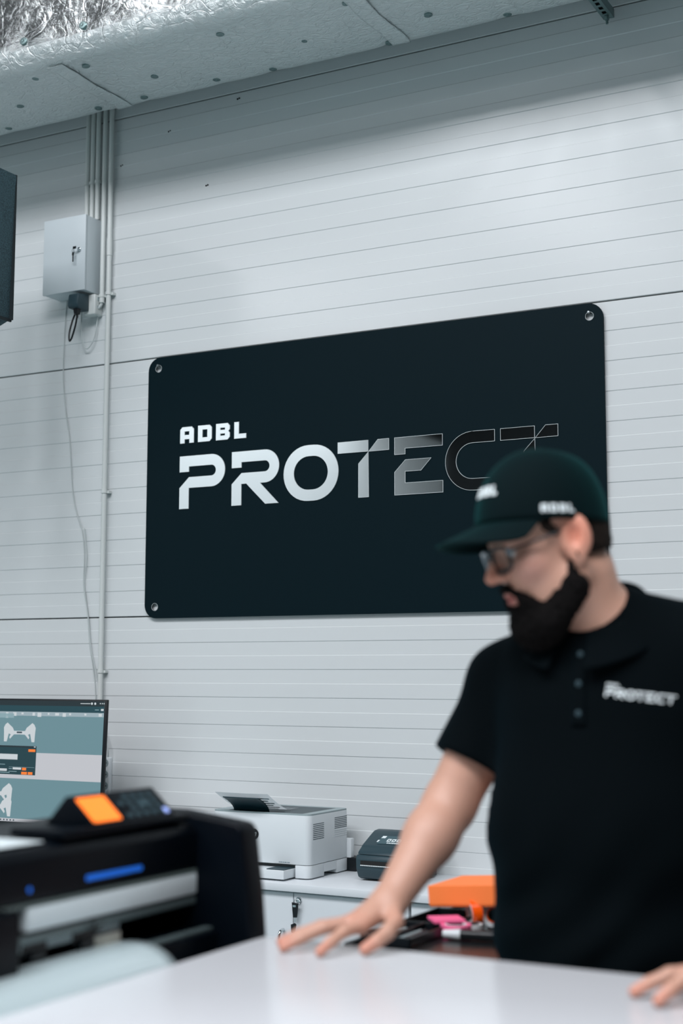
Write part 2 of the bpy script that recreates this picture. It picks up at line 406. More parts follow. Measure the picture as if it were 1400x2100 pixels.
CLIPS = [(-3.428, -.486), (-3.655, -.312), (-3.40, -.150), (-3.196, -.483), (-3.028, -.291), (-2.839, -.160), (-3.177, -.152), (-2.606, -.140), (-2.383, -.289), (-2.134, -.130), (-2.126, -.464), (-1.923, -.26), (-1.686, -.140), (-3.85, -.16), (-3.88, -.48), (-2.62, -.47), (-1.70, -.46), (-1.45, -.29)]
SIDE = [(-3.382, 3.70), (-3.11, 3.70), (-2.75, 3.78), (-3.70, 3.72)]
CLIPX = [(x, y, DZ) for x, y in CLIPS]+[(x, DY1-.012, z) for x, z in SIDE]
duct_mesh().obj('foil_wrap', ['foil', 'foil_matt'], du, smooth='all')
B().box(DX0, DX1, DY1+.02, DY0-.02, 4.28, 4.32).obj('duct_top', 'foil', du)
for i, (x, y) in enumerate(CLIPS):
    k = random.uniform(-.12, .12)
    B().lathe([(.0001, -.0042), (.004, -.0046), (.0055, -.003), (.013, -.0026), (.0148, -.0014), (.0142, .004)], (x, y, DZ+.0035), (k, k*.6, 1), 18).obj('fixing_washer', 'zinc', du, smooth=30)
for x, z in SIDE:
    B().lathe([(.0001, .0042), (.004, .0046), (.0055, .003), (.013, .0026), (.0148, .0014), (.0142, -.012)], (x, DY1-.012, z), (.1, -1, .1), 18).obj('fixing_washer', 'zinc', du, smooth=30)
def tape(x):   # a strip of foil tape over a butt joint
    b = B()
    b.grid(lambda u, v: (x-.035+.07*u+.004*math.sin(9*v), DY0-.02+(DY1+.05-DY0+.02)*v, DZ-.0045-.002*noise.noise(Vector((u*3, v*14, x)))+.002*abs(u-.5)), 8, 50); return b
for x in (-3.29, -2.09-.0, -.9): tape(x).obj('foil_tape', 'foil_matt', du, smooth='all', solid=.001)

# strut channel carrying the duct
st = thing('strut_channel', 'perforated galvanised channel poking out under the duct at top right', 'bracket', (-1.37, -.35, 3.575))
b = B(); x0, x1 = -1.388, -1.352
ys = [-.035-.035*k for k in range(24)]
b.box(x0, x0+.002, -.86, -.03, 3.5755, 3.605); b.box(x1-.002, x1, -.86, -.03, 3.5755, 3.605)
for k in range(24):      # slotted bottom web
    ya = -.03-.034*k; b.box(x0, x0+.011, ya-.034, ya, 3.5745, 3.5765); b.box(x1-.011, x1, ya-.034, ya, 3.5745, 3.5765)
    b.box(x0+.011, x1-.011, ya-.007, ya, 3.5745, 3.5765); b.box(x0+.011, x1-.011, ya-.034, ya-.027, 3.5745, 3.5765)
b.obj('channel', 'zinc', st)
B().box(x0+.003, x1-.003, -.85, -.04, 3.582, 3.584).obj('channel_inside', 'hole_black', st)
B().cyl((-1.37, -.052, 3.5615), (-1.37, -.052, 3.5735), .0085, n=6).cyl((-1.37, -.052, 3.548), (-1.37, -.052, 3.60), .0045, n=10).obj('hanger_bolt', 'zinc', st)

# ------------------------------------------------------------------ grey insulated unit at the left
un = thing('insulated_unit', 'grey speckled foam-clad ventilation box at the left edge of the picture', 'ventilation box', (-3.9, -.9, 2.7))
b = B(); xr, yf, yn = -3.494, -.5, -1.10
b.prism([(xr-.32, 2.62), (xr-.16, 2.645), (xr-.014, 2.70), (xr, 3.25), (xr-.32, 3.25)], XZ, yf, yn, bev=.004)
b.obj('cladding', 'foam', un, smooth=30)
B().box(xr-.016, xr-.009, yn-.003, yf+.003, 2.694, 2.704).box(xr-.012, xr-.001, yf-.006, yf+.003, 2.70, 3.25).obj('edge_seam', 'foam_edge', un)
B().cyl((xr-.28, -.58, 3.24), (xr-.28, -.58, 3.62), .005, n=8).obj('hanger_rod', 'zinc', un)

# ------------------------------------------------------------------ electrical box, conduits, socket
eb = thing('electrical_box', 'white wall mounted metal electrical box with key in its lock', 'electrical box', (-3.59, -.05, 2.91))
bx0, bx1, bz0, bz1, by = -3.696, -3.485, 2.91, 3.216, -.106
B().box(bx0+.003, bx1-.002, by+.012, -.002, bz0+.001, bz1-.001, bev=.002).obj('body', 'steel_white', eb, smooth=30)
B().box(bx0, bx1, by, by+.011, bz0, bz1, bev=.0025).obj('door', 'steel_white', eb, smooth=30)
kx, kz = -3.517, 3.075
B().lathe([(.0001, -.007), (.006, -.007), (.0085, -.005), (.0085, .0)], (kx+.004, by, kz), (0, 1, 0), 16).obj('lock', 'chrome', eb, smooth=30)
b = B(); b.box(kx-.012, kx+.004, by-.022, by-.019, kz-.002, kz+.008); b.tube([(kx-.009, by-.020, kz+.003), (kx-.016, by-.020, kz-.004), (kx-.016, by-.018, kz-.014), (kx-.010, by-.018, kz-.012), (kx-.009, by-.020, kz+.002)], .0012, 6)
b.box(kx-.017, kx-.011, by-.017, by-.015, kz-.052, kz-.012); b.box(kx-.019, kx-.009, by-.0175, by-.0145, kz-.026, kz-.012); b.obj('key', 'chrome', eb)
PX = [-3.549, -3.523, -3.4965, -3.463, -3.431]; pr = .0098
names = ['first thin conduit from the left behind the electrical box', 'second conduit from the left behind the electrical box', 'third conduit from the left behind the electrical box',
         'white conduit ending in a bend at the wall socket', 'longest white conduit running down to behind the monitor']
for i, (x, l) in enumerate(zip(PX, names)):
    zb = [3.217, 3.217, 3.217, 2.90, .752][i]
    b = B().cyl((x, -.022, zb), (x, -.022, ZC), pr, n=16)
    if i in (3,): b.cyl((x, -.022, 2.872), (x, -.022, 2.902), pr*1.12, n=16)
    t = thing('conduit', l, 'pipe', (x, -.022, zb), 'white conduits on the back wall'); b.obj('tube', 'conduit', t, smooth=40)
    if i == 4:
        B().cyl((x, -.022, 3.06), (x, -.022, 3.13), pr*1.16, n=16).obj('coupling', 'conduit', t, smooth=40)
    if i == 3:
        B().tube([(x, -.022, 2.875), (x-.003, -.024, 2.862), (x-.014, -.028, 2.850), (x-.030, -.032, 2.848), (x-.043, -.034, 2.855), (x-.047, -.034, 2.868)], .0062, 10).obj('flexible_tail', 'cable_white', t, smooth='all')
def clip(x, z, t, w=1):
    b = B(); b.lathe([(pr*1.02, -.006), (pr*1.3, -.006), (pr*1.3, .006), (pr*1.02, .006)], (x, -.022, z), (0, 0, 1), 16)
    b.box(x+.004, x+(.012 if z > 3 else .02), -.020, -.002, z-.006, z+.004); b.box(x-.006, x+.006, -.014, -.001, z-.006, z+.006); return b
con = {o.location.x: o for o in bpy.data.objects if o.name.startswith('conduit') and o.parent is None}
cons = [c for _, c in sorted(con.items())]
for i, zz in ((0, 3.372), (1, 3.372), (2, 3.374), (3, 2.90), (4, 2.906), (4, 2.115), (4, 1.42)): clip(PX[i], zz, None).obj('pipe_clip', 'conduit', cons[i], smooth=40)
so = thing('wall_socket', 'white surface socket under the electrical box with dark plug', 'socket', (-3.49, -.02, 2.82))
B().box(-3.530, -3.474, -.052, -.002, 2.822, 2.905, bev=.006, seg=3).obj('socket_body', 'conduit', so, smooth=40)
for z0_, z1_ in ((2.85, 2.86), (2.88, 2.895)): B().box(-3.4745, -3.4725, -.036, -.013, z0_, z1_).obj('knockout', 'plastic_grey', so)
ad = thing('plug_adapter', 'dark power adapter plugged into socket below the white electrical box', 'adapter', (-3.52, -.08, 2.86))
b = B(); b.prism([(-.052, 2.905), (-.118, 2.895), (-.125, 2.850), (-.118, 2.838), (-.052, 2.835)], YZ, -3.553, -3.502, bev=.005); b.obj('body', 'plastic_slate', ad, smooth=40)
B().prism([(-3.535, 2.842), (-3.512, 2.842), (-3.516, 2.815), (-3.530, 2.815)], XZ, -.11, -.09).cyl((-3.522, -.1, 2.818), (-3.522, -.1, 2.800), .005, .004, 10).obj('strain_relief', 'plastic_black', ad)
B().tube([(-3.522, -.1, 2.81), (-3.53, -.1, 2.77), (-3.548, -.098, 2.725), (-3.562, -.095, 2.715), (-3.567, -.09, 2.75), (-3.566, -.07, 2.81), (-3.563, -.045, 2.86), (-3.563, -.035, 2.905)], .0036, 8).obj('cord', 'plastic_black', ad, smooth='all')
tag(B().tube([(-3.555, -.03, 2.905), (-3.557, -.03, 2.80), (-3.553, -.028, 2.725), (-3.535, -.022, 2.695), (-3.51, -.02, 2.715), (-3.494, -.018, 2.76), (-3.487, -.015, 2.83)], .0026, 8).obj('cable', 'cable_white', smooth='all'), 'thin pale cable looping under the wall socket', 'cable')
def wire(pts, r=.0022, y=-.0045): return B().tube([(x, y, z) for x, z in pts], r, 7).obj('cable', 'cable_white', smooth='all')
tag(wire([(-3.652, 2.915), (-3.658, 2.86), (-3.663, 2.741), (-3.663, 2.592), (-3.645, 2.45), (-3.623, 2.34), (-3.602, 2.134), (-3.58, 2.045), (-3.549, 1.966), (-3.536, 1.869), (-3.536, 1.755), (-3.513, 1.64), (-3.500, 1.527), (-3.478, 1.414), (-3.466, 1.321), (-3.455, 1.0), (-3.45, .77)]), 'thin cable wandering down the wall from the electrical box', 'cable')
tag(wire([(-3.535, 1.98), (-3.527, 1.93), (-3.520, 1.85), (-3.529, 1.754), (-3.505, 1.621), (-3.489, 1.508), (-3.458, 1.395), (-3.444, 1.321), (-3.437, 1.0), (-3.432, .77)], y=-.0100), 'second fainter cable crossing the first one above the monitor', 'cable')
sp = thing('power_strip', 'white vertical socket strip on the wall beside the monitor', 'power strip', (-3.385, -.02, .93))
B().box(-3.422, -3.381, -.020, -.002, .76, 1.095, bev=.004, seg=3).obj('housing', 'plastic_white', sp, smooth=40)
for z in (1.074, 1.031, .988, .945, .902, .859, .816):
    k_ = B().lathe([(.0001, -.0002), (.0125, -.0002), (.0128, -.0016), (.0145, -.0020), (.0152, .0005)], (-3.401, -.0205, z), (0, 1, 0), 18).obj('socket', 'plastic_grey', sp, smooth=35)
    for dx in (-.005, .005): B().cyl((-3.401+dx, -.0212, z), (-3.401+dx, -.020, z), .0024, n=8).obj('pin_hole', 'hole_black', k_)
tag(B().tube([(-3.425, -.012, 1.235), (-3.408, -.022, 1.195), (-3.391, -.026, 1.155), (-3.386, -.024, 1.12), (-3.393, -.014, 1.094)], .003, 8).obj('cable', 'cable_white', smooth='all'), 'short white cable bowed over the top of the socket strip', 'cable')

# ------------------------------------------------------------------ worktop and cabinets along the wall
WT = .75
wk = tag(B().box(-4.7, -1.11, -.435, -.004, WT-.025, WT, bev=.0025).obj('worktop', 'melamine', smooth=30), 'long white laminate worktop running along the ribbed wall', 'worktop')
cabs = [(-4.66, -3.85, 'white cabinet below the monitor at the far left'), (-3.845, -2.745, 'white cabinet behind the black plotter'), (-2.74, -1.93, 'white two-door cabinet with keys hanging in its lock'), (-1.925, -1.12, 'white cabinet behind the black trolley')]
def handle(b, x, z): b.tube([(x, -.424, z+.05), (x, -.444, z+.046), (x-.001, -.452, z+.02), (x-.001, -.453, z-.02), (x, -.444, z-.046), (x, -.424, z-.05)], .0052, 10)
for x0, x1, l in cabs:
    t = thing('cabinet', l, 'cabinet', ((x0+x1)/2, -.2, 0), 'white cabinets under the worktop')
    B().box(x0, x1, -.398, -.01, .06, WT-.026).obj('carcass', 'melamine_edge', t)
    B().box(x0+.01, x1-.01, -.36, -.03, 0, .06).obj('plinth', 'plastic_grey', t)
    xm = (x0+x1)/2-.0015
    for k, (a, c) in enumerate(((x0+.002, xm-.0012), (xm+.0012, x1-.002))):
        d = B().box(a, c, -.418, -.3985, .065, WT-.03, bev=.0015).obj('door', 'melamine', t)
        b = B(); handle(b, xm-.033 if k == 0 else xm+.045, .555); b.obj('handle', 'chrome', d, smooth='all')
    if x0 == -2.74:
        lx, lz = xm+.021, .700
        L = B().lathe([(.0001, -.009), (.007, -.009), (.0095, -.006), (.0095, 0)], (lx, -.418, lz), (0, 1, 0), 18).obj('lock', 'chrome', t, smooth=30)
        k_ = B().tube([(lx+.010*math.cos(a), -.432+.003*math.sin(2*a), lz-.006+.010*math.sin(a)) for a in [i*math.pi/8 for i in range(17)]], .0013, 6, spline=False).obj('key_ring', 'chrome', t, smooth='all')
        bl = B()
        bl.prism([(lx-.017, lz-.006), (lx+.007, lz-.008), (lx+.002, lz-.052), (lx-.012, lz-.053)], XZ, -.437, -.433, bev=.001)
        bl.obj('key_head', 'plastic_black', t)
        B().box(lx-.0070, lx-.0035, -.436, -.434, lz-.066, lz-.050).obj('key_blade', 'chrome', t)
        B().box(lx-.012, lx-.001, -.4385, -.4370, lz-.020, lz-.014).obj('key_label', 'chrome', t)
        k2 = B(); k2.prism([(lx-.02, lz-.075), (lx-.006, lz-.069), (lx+.0, lz-.074), (lx-.006, lz-.10), (lx-.018, lz-.10)], XZ, -.437, -.433, bev=.001); k2.obj('key_head', 'plastic_black', t)

# ------------------------------------------------------------------ laser printer
X0, X1, Y0, Y1, Z0 = -2.700, -2.322, -.342, -.072, WT
lp = thing('laser_printer', 'white desktop laser printer with dark raised flap on top', 'printer', ((X0+X1)/2, (Y0+Y1)/2, Z0))
b = B(); pl = rounded(X0, X1, Y0, Y1, .022, 6)
b.prism(pl, lambda u, v, w: (u, v, w), Z0+.046, Z0+.204, bev=.0025)
b.obj('body', 'plastic_white', lp, smooth=35)
b = B()
def base_side():
    return [(Y0, Z0+.004), (Y0+.10, Z0+.004), (Y0+.10, Z0+.016), (Y0+.185, Z0+.016), (Y0+.185, Z0+.004), (Y1, Z0+.004), (Y1, Z0+.0445), (Y0, Z0+.0445)]
xb = -2.376
b.prism([(xb, Y0+.0012)]+[(X1-.0222+.021*math.sin(t), Y0+.0222-.021*math.cos(t)) for t in [k*math.pi/16 for k in range(9)]]+[(X1-.0012, Y0+.10), (xb, Y0+.10)], lambda u, v, w: (u, v, w), Z0+.004, Z0+.0445, bev=.001)
b.box(X0+.06, X1-.0012, Y0+.10, Y0+.185, Z0+.016, Z0+.0445).box(X0+.001, X1-.0012, Y0+.185, Y1, Z0+.004, Z0+.0445, bev=.001)
b.box(X0+.001, X0+.038, Y0+.0012, Y0+.185, Z0+.004, Z0+.0445, bev=.001); b.obj('base', 'plastic_white', lp, smooth=35)
for fx in (X0+.03, X1-.05):
    for fy in (Y0+.04, Y1-.04): B().cyl((fx, fy, Z0), (fx, fy, Z0+.006), .012, n=12).obj('rubber_foot', 'plastic_black', lp)
# recessed top: rim + sloping paper well
b = B(); zt = Z0+.204; wl, wr, wf, wb = X0+.06, X1-.035, Y0+.012, Y1-.03
zi = zt+.0045
bm = b.bm; E = []
RL = [rounded(X0+.001, X1-.001, Y0+.001, Y1-.001, .021, 6), [(wl, wf), (wr, wf), (wr, wb), (wl, wb)]]
for L in RL:
    vs = [bm.verts.new((u, v, zi)) for u, v in L]; E += [bm.edges.new((vs[i], vs[(i+1) % len(vs)])) for i in range(len(vs))]
bmesh.ops.triangle_fill(bm, use_beauty=True, edges=E); ex = bmesh.ops.extrude_face_region(bm, geom=bm.faces[:])
bmesh.ops.translate(bm, verts=[v for v in ex['geom'] if isinstance(v, bmesh.types.BMVert)], vec=(0, 0, -.0055))
b.obj('top_rim', 'plastic_grey', lp)
B().prism([(wf, zt+.0005), (wb-.06, zt+.003), (wb, zt+.0045), (wb, zt-.0005), (wf, zt-.0005)], YZ, wl, wr).obj('paper_well', 'dark_flap', lp)
# curved extension flap leaning out over the front
def flap(u, v):
    y = -.318-.072*(v**1.35); z = zi-.002+.056*(v**.82)-.006*v*v
    return (-2.626+.137*u, y, z)
B().grid(flap, 12, 14).obj('output_flap', 'dark_flap', lp, smooth='all', solid=.003)
for (ya, yb, za, zb, n, n2) in ((-.319, -.247, .877, .925, 9, 0), (-.174, -.088, .900, .934, 7, 4)):
    b = B()
    for k in range(n): z = zb-(zb-za)*k/(n-1); b.box(X1-.001, X1+.0004, ya, yb, z-.0011, z+.0011)
    b.obj('vent_grille', 'plastic_slate', lp)
    if n2:
        b = B()
        for k in range(n2): z = za-.0065*(k+1); b.box(X1-.001, X1+.0012, ya, yb, z-.0008, z+.0008)
        b.obj('vent_ribs', 'plastic_white', lp)
B().box(X1-.02, X1+.014, Y1-.012, Y1+.012, Z0+.028, Z0+.108, bev=.003).obj('side_latch', 'plastic_white', lp, smooth=40)
B().box(X0+.04, -2.381, -.405, Y0+.02, Z0+.006, Z0+.034, bev=.002).obj('paper_tray', 'plastic_white', lp, smooth=35)
B().box(-2.45, -2.384, -.398, Y0+.01, Z0+.0345, Z0+.0365).obj('tray_lip', 'plastic_slate', lp)
bd = B().lathe([(.0001, -.0022), (.0165, -.0022), (.0175, -.0012), (.0175, .001)], (-2.5325, Y0, .886), (0, 1, 0), 28).obj('logo_badge', 'plastic_black', lp, smooth=35)
def stroke(b, p, q, w, y):
    p = Vector(p); q = Vector(q); n = Vector((-(q-p).y, (q-p).x)).normalized()*w/2
    b.prism([tuple(p+n), tuple(q+n), tuple(q-n), tuple(p-n)], XZ, y, y-.0006)
b = B(); yy = Y0-.0022; c = (-2.5325, .886)
for p, q in (((-.0085, .0125), (-.0135, -.006)), ((-.0105, .0055), (-.0045, .0055)), ((-.0045, .0055), (-.0075, -.006)), ((.0035, .0055), (-.0015, -.013)), ((.0030, .0055), (.0095, .0055)), ((.0095, .0055), (.0065, -.0055)), ((.0065, -.0055), (.0005, -.0055))):
    stroke(b, (c[0]+p[0], c[1]+p[1]), (c[0]+q[0], c[1]+q[1]), .0022, yy)
b.obj('logo_strokes', 'white_ink', bd)
b = B(); x = -2.437
for w in (.004, .007, .005, .007, .003, .006): b.box(x, x+w, Y0-.0004, Y0, .8005, .8035); x += w+.0018
b.obj('model_print', 'print_grey', lp)
sh = thing('printed_sheet', 'curled printed sheet lying on the dark printer flap', 'paper', (-2.57, -.3, zi))
def sheet(u, v):
    x = -2.655+.205*u; t = v
    y = -.19-.205*t; z = zi+.003+.060*max(0, (t-.35)/.65)**1.25+.004*(u-.5)**2
    return (x, y, z)
B().grid(sheet, 8, 16).obj('sheet', 'sheet_paper', sh, smooth='all')
b = B()
for k in range(9):
    v = .15+.085*k
    for (ua, ub) in ((.05, .22+.06*(k % 3)), (.55, .93-.07*(k % 2))):
        A = [Vector(sheet(u, vv))+Vector((0, -.0006, .0009)) for u, vv in ((ua, v), (ub, v), (ub, v+.022), (ua, v+.022))]
        Bq = [Vector(sheet(u, vv))+Vector((0, .0010, -.0016)) for u, vv in ((ua, v), (ub, v), (ub, v+.022), (ua, v+.022))]
        b._new(A, [(0, 1, 2, 3)]); b._new(Bq, [(0, 3, 2, 1)])
b.obj('printed_lines', 'print_grey', sh, recalc=False)['kind'] = 'stuff'

# power brick between the printers
tag(B().box(-2.335, -2.288, -.085, -.03, WT, WT+.046, bev=.003).obj('power_brick', 'plastic_black', smooth=35), 'black power brick on worktop between the two printers', 'power supply')

# ------------------------------------------------------------------ label printer
ZX0, ZX1 = -2.188, -2.0
zp = thing('label_printer', 'dark slate label printer with slanted lid on the white worktop', 'label printer', ((ZX0+ZX1)/2, -.2, WT))
low = [(-.245, WT+.004), (-.262, WT+.012), (-.276, WT+.040), (-.278, WT+.070), (-.272, WT+.083), (-.06, WT+.083), (-.06, WT+.004)]
b = B(); b.prism(low, YZ, ZX0, ZX1, bev=.004); b.obj('lower_body', 'plastic_slate', zp, smooth=35)
lid = [(-.270, WT+.084), (-.262, WT+.094), (-.245, WT+.104), (-.238, WT+.110), (-.168, WT+.142), (-.150, WT+.149), (-.125, WT+.151), (-.07, WT+.145), (-.06, WT+.130), (-.06, WT+.084)]
b = B(); b.prism(lid, YZ, ZX0+.002, ZX1-.002, bev=.004); b.obj('lid', 'plastic_slate', zp, smooth=35)
b = B(); b.box(ZX0+.018, ZX1-.018, -.2795, -.27, WT+.052, WT+.066); b.obj('label_slot', 'hole_black', zp)
b = B()
for k in range(24): b.box(ZX0+.019+.0063*k, ZX0+.0235+.0063*k, -.2815, -.279, WT+.050, WT+.0525)
b.obj('tear_bar', 'white_ink', zp)
def on_lid(u, v, h=0):     # u along x, v up the slanted control face
    p = Vector((ZX0+u, -.238+.070*v, WT+.110+.032*v)); return p+Vector((0, -.416, .909))*(h+.001)
def lid_quad(b, u0, u1, v0, v1, sk=0, h=.0006):
    b._new([on_lid(u0, v0, h), on_lid(u1, v0, h), on_lid(u1+sk, v1, h), on_lid(u0+sk, v1, h)], [(0, 1, 2, 3)])
b = B(); lid_quad(b, .05, .165, .16, .80, .0, .0003); b.obj('control_plate', 'plastic_grey', zp, recalc=False)
MATS['plastic_grey_d'] = P('plastic_grey_d', (60, 88, 96), .45); bpy.data.objects['control_plate'].data.materials[0] = MATS['plastic_grey_d']
b = B()
for u, v, w, hgt in ((.052, .60, .014, .17), (.045, .28, .006, .16)): lid_quad(b, u, u+w, v, v+hgt, .002)
u = .078
for w in (.014, .014, .016, .014, .014):     # row of round-cornered outlined glyphs
    lid_quad(b, u, u+w, .50, .57, .001); lid_quad(b, u, u+w, .34, .41, 0); lid_quad(b, u, u+.004, .34, .57, .001); lid_quad(b, u+w-.004, u+w, .34, .57, .001); u += w+.0035
u = .084
for w in (.005, .006, .004, .006, .005, .005, .004): lid_quad(b, u, u+w, .20, .27, 0); u += w+.0016
b.obj('lid_print', 'white_ink', zp, recalc=False)

# ------------------------------------------------------------------ carton and small things left of the printer
ct = thing('carton', 'low white carton with a red line left of the laser printer', 'carton', (-2.95, -.2, WT))
B().box(-3.13, -2.715, -.33, -.06, WT, WT+.168, bev=.002).obj('box', 'paper', ct)
B().box(-2.885, -2.72, -.331, -.3298, WT+.164, WT+.167).obj('red_line', 'red_print', ct)
b = B()
for k in range(7): b.box(-2.935+.013*k, -2.929+.013*k+.003*(k % 2), -.331, -.3298, WT+.150-.002*(k % 3), WT+.156+.002*(k % 2))
b.obj('carton_print', 'print_grey', ct)
mo = thing('computer_mouse', 'small white mouse on top of the white carton', 'mouse', (-2.97, -.25, WT+.168))
b = B(); b.grid(lambda u, v: (-3.03+.10*u, -.25+.028*math.cos(math.pi*v)*(math.sin(math.pi*min(max(u, .02), .98)))**.4, WT+.169+.022*(math.sin(math.pi*min(max(u, .02), .98))**.6)*math.sin(math.pi*v)), 16, 12); b.obj('shell', 'plastic_white', mo, smooth='all')
B().box(-3.01, -2.95, -.27, -.23, WT+.168, WT+.171).obj('underside', 'plastic_black', mo)

# ------------------------------------------------------------------ monitor
my = -.30
mn = thing('monitor', 'large flat monitor showing grey pattern shapes and orange buttons', 'monitor', (-3.62, my, WT))
mx0, mx1, mz0, mz1 = -4.01, -3.190, .848, 1.3185
B().box(mx0, mx1, my, my+.011, mz0, mz1, bev=.002).obj('bezel', 'plastic_black', mn, smooth=35)
sx_, sX_, sZ0, sZ1 = mx0+.008, -3.2025, .8685, 1.312
scr = B().box(sx_, sX_, my-.0006, my+.002, sZ0, sZ1).obj('screen', 'scr_bg', mn)
B().box(-3.735, -3.64, my-.002, my+.02, mz0-.007, mz0+.001).obj('button_strip', 'plastic_black', mn)
def q(b, x0, x1, z0, z1, m, lv=1): b.mi = m; b.box(x0, x1, my-.0006-.0004*lv, my-.0006-.0004*lv+.0003, z0, z1)
sm = ['scr_bar', 'scr_bar2', 'scr_light', 'scr_dlg', 'scr_white', 'scr_orange', 'scr_shape', 'scr_dark', 'scr_line']
b = B()
q(b, sx_, sX_, 1.2935, sZ1, 0); q(b, sx_, sX_, 1.2705, 1.2935, 1)
q(b, sx_, sX_, 1.2555, 1.2705, 6); q(b, sx_, -3.62, 1.247, 1.263, 8, 2)
for x, w, h in ((-3.66, .012, .02), (-3.625, .016, .012), (-3.532, .012, .010), (-3.508, .018, .014), (-3.425, .018, .008), (-3.39, .015, .012), (-3.585, .01, .006), (-3.46, .008, .006), (-3.36, .009, .006), (-3.29, .009, .006), (-3.225, .014, .009)): q(b, x, x+w, 1.2705-.004-h, 1.2675, 4, 2)
q(b, -3.31, -3.265, 1.302, 1.3045, 4, 2)
for x in (-3.258, -3.243): b.prism([(x+.0045*math.cos(t), 1.3035+.0045*math.sin(t)) for t in [k*math.pi/5 for k in range(10)]], XZ, my-.0014, my-.0011)
for x in (-3.222, -3.213, -3.205): q(b, x, x+.004, 1.302, 1.306, 4, 2)
q(b, -3.243, -3.225, 1.2800, 1.2825, 8, 2); q(b, -3.216, -3.204, 1.278, 1.285, 4, 2)
q(b, sx_, sX_, 1.0255, 1.121, 2)
q(b, sx_, sX_, sZ0, .880, 2)
for k in range(14): q(b, -3.80+.0155*k, -3.7935+.0155*k,   .8715, .8770, 7 if k % 3 else 5 if k == 6 else 7, 2)
# dialog
q(b, sx_, -3.5045, 1.0395, 1.145, 3, 2); q(b, sx_, -3.5045, 1.139, 1.145, 0, 3)
q(b, -3.5415, -3.509, 1.124, 1.1335, 5, 4); q(b, sx_, -3.592, 1.094, 1.114, 4, 4)
q(b, sx_, -3.64, 1.0510, 1.060, 4, 4); q(b, sx_, -3.65, 1.0745, 1.0765, 8, 4); q(b, -3.63, -3.51, 1.0665, 1.0675, 8, 4)
q(b, -3.612, -3.572, 1.058, 1.0655, 4, 4); q(b, -3.631, -3.616, 1.0595, 1.062, 8, 4); q(b, -3.631, -3.592, 1.0495, 1.0515, 8, 4); q(b, sx_, -3.626, 1.0405+.0045, 1.0475, 8, 4)
q(b, -3.567, -3.548, 1.056, 1.0655, 5, 4); q(b, -3.570, -3.543, 1.041, 1.0505, 5, 4); q(b, -3.5385, -3.517, 1.041, 1.0505, 5, 4); q(b, -3.516, -3.508, 1.1405, 1.1435, 4, 4)
b.mi = 6
def shape(pts, x, z, s, mir=False):
    pp = [((x+(-u if mir else u)*s), z+v*s) for u, v in pts]
    if mir: pp = pp[::-1]
    b.prism(pp, XZ, my-.0014, my-.0010)
half = [(0, .02), (.16, .02), (.2, .09), (.36, .2), (.42, .16), (.46, .09), (.45, -.02), (.44, -.22), (.36, -.22), (.31, -.04), (.25, -.06), (.29, -.12), (.27, -.16), (.16, -.06), (0, -.055)]
b.mi = 4
shape(half, -3.5895, 1.196, .166); shape(half, -3.5895, 1.196, .166, True)
for zz in (.972, .925): shape(half, -3.690, zz, .175); shape(half, -3.690, zz, .175, True)
b.mi = 7
b.box(-3.602, -3.577, my-.0020, my-.0017, 1.191, 1.197)
b.obj('screen_graphics', sm, scr)
mn.location.x -= .009; mn.rotation_euler.x = math.radians(-2.4)      # the screen leans back a little
bpy.context.view_layer.update()
B().box(mx0+.2, mx1-.2, my+.030, my+.055, mz0+.08, mz1-.08, bev=.01).cyl((-3.60, my+.075, .76), (-3.60, my+.075, 1.05), .022, n=16).obj('neck', 'plastic_black', mn, smooth=40)
B().prism(rounded(-3.76, -3.44, my-.08, my+.14, .03), lambda u, v, w: (u, v, w), WT, WT+.012, bev=.003).obj('foot', 'plastic_black', mn, smooth=35)

# ------------------------------------------------------------------ vinyl plotter (front faces the table)
PF = -1.47
pt = thing('vinyl_plotter', 'black vinyl cutting plotter with tilted orange-screen control panel', 'plotter', (-1.6, -2.8, 0))
YN, YFAR = -3.35, -2.19
b = B()     # top hood with a slightly rounded front brow
b.prism([(PF, 1.063), (PF+.003, 1.075), (PF+.003, 1.128), (PF-.006, 1.142), (PF-.03, 1.148), (PF-.27, 1.148), (PF-.29, 1.13), (PF-.29, 1.063)], lambda u, v, w: (u, w, v), YN, -2.247, bev=.003)
b.obj('hood', 'plotter_black', pt, smooth=35)
B().box(PF-.255, PF-.02, YN+.02, -2.64, 1.1475, 1.150, bev=.001).obj('top_cover', 'rail_white', pt)
b = B()     # end cap at the far end, leaning forward at its foot
cap_o = [(PF+.095, 1.135), (PF+.085, 1.146), (PF+.06, 1.150), (PF-.05, 1.163), (PF-.27, 1.163), (PF-.30, 1.14), (PF-.30, .80), (PF+.118, .80), (PF+.118, .93), (PF+.110, 1.03)]
b.prism(cap_o, lambda u, v, w: (u, w, v), -2.247, YFAR, bev=.006, seg=3)
b.obj('end_cap', 'plotter_black', pt, smooth=35)
B().prism([(PF+.1085, 1.13-.18), (PF+.1195, .945), (PF+.1215, .93), (PF+.116, .93)], lambda u, v, w: (u, w, v), -2.24, -2.205).obj('cap_light', 'button_grey', pt)
B().box(PF-.012, PF+.0005, YN, -2.2475, 1.0585, 1.0645).prism([(PF-.02, 1.056), (PF+.003, 1.0585), (PF+.003, 1.064), (PF-.02, 1.064)], lambda u, v, w: (u, w, v), YN, -2.2475).obj('brow_strip', 'rail_olive', pt)
B().box(PF-.02, PF+.004, -2.70, -2.2475, 1.0215, 1.0575, bev=.003).obj('front_rail', 'rail_white', pt, smooth=35)
B().box(PF-.025, PF-.001, YN, -2.2475, 1.016, 1.0212).obj('dark_strip', 'hole_black', pt)  # thin dark strip between the front rail and the grey rail
B().box(PF-.02, PF+.002, YN, -2.2475, 1.003, 1.016, bev=.002).obj('grey_rail', 'rail_grey', pt, smooth=35)
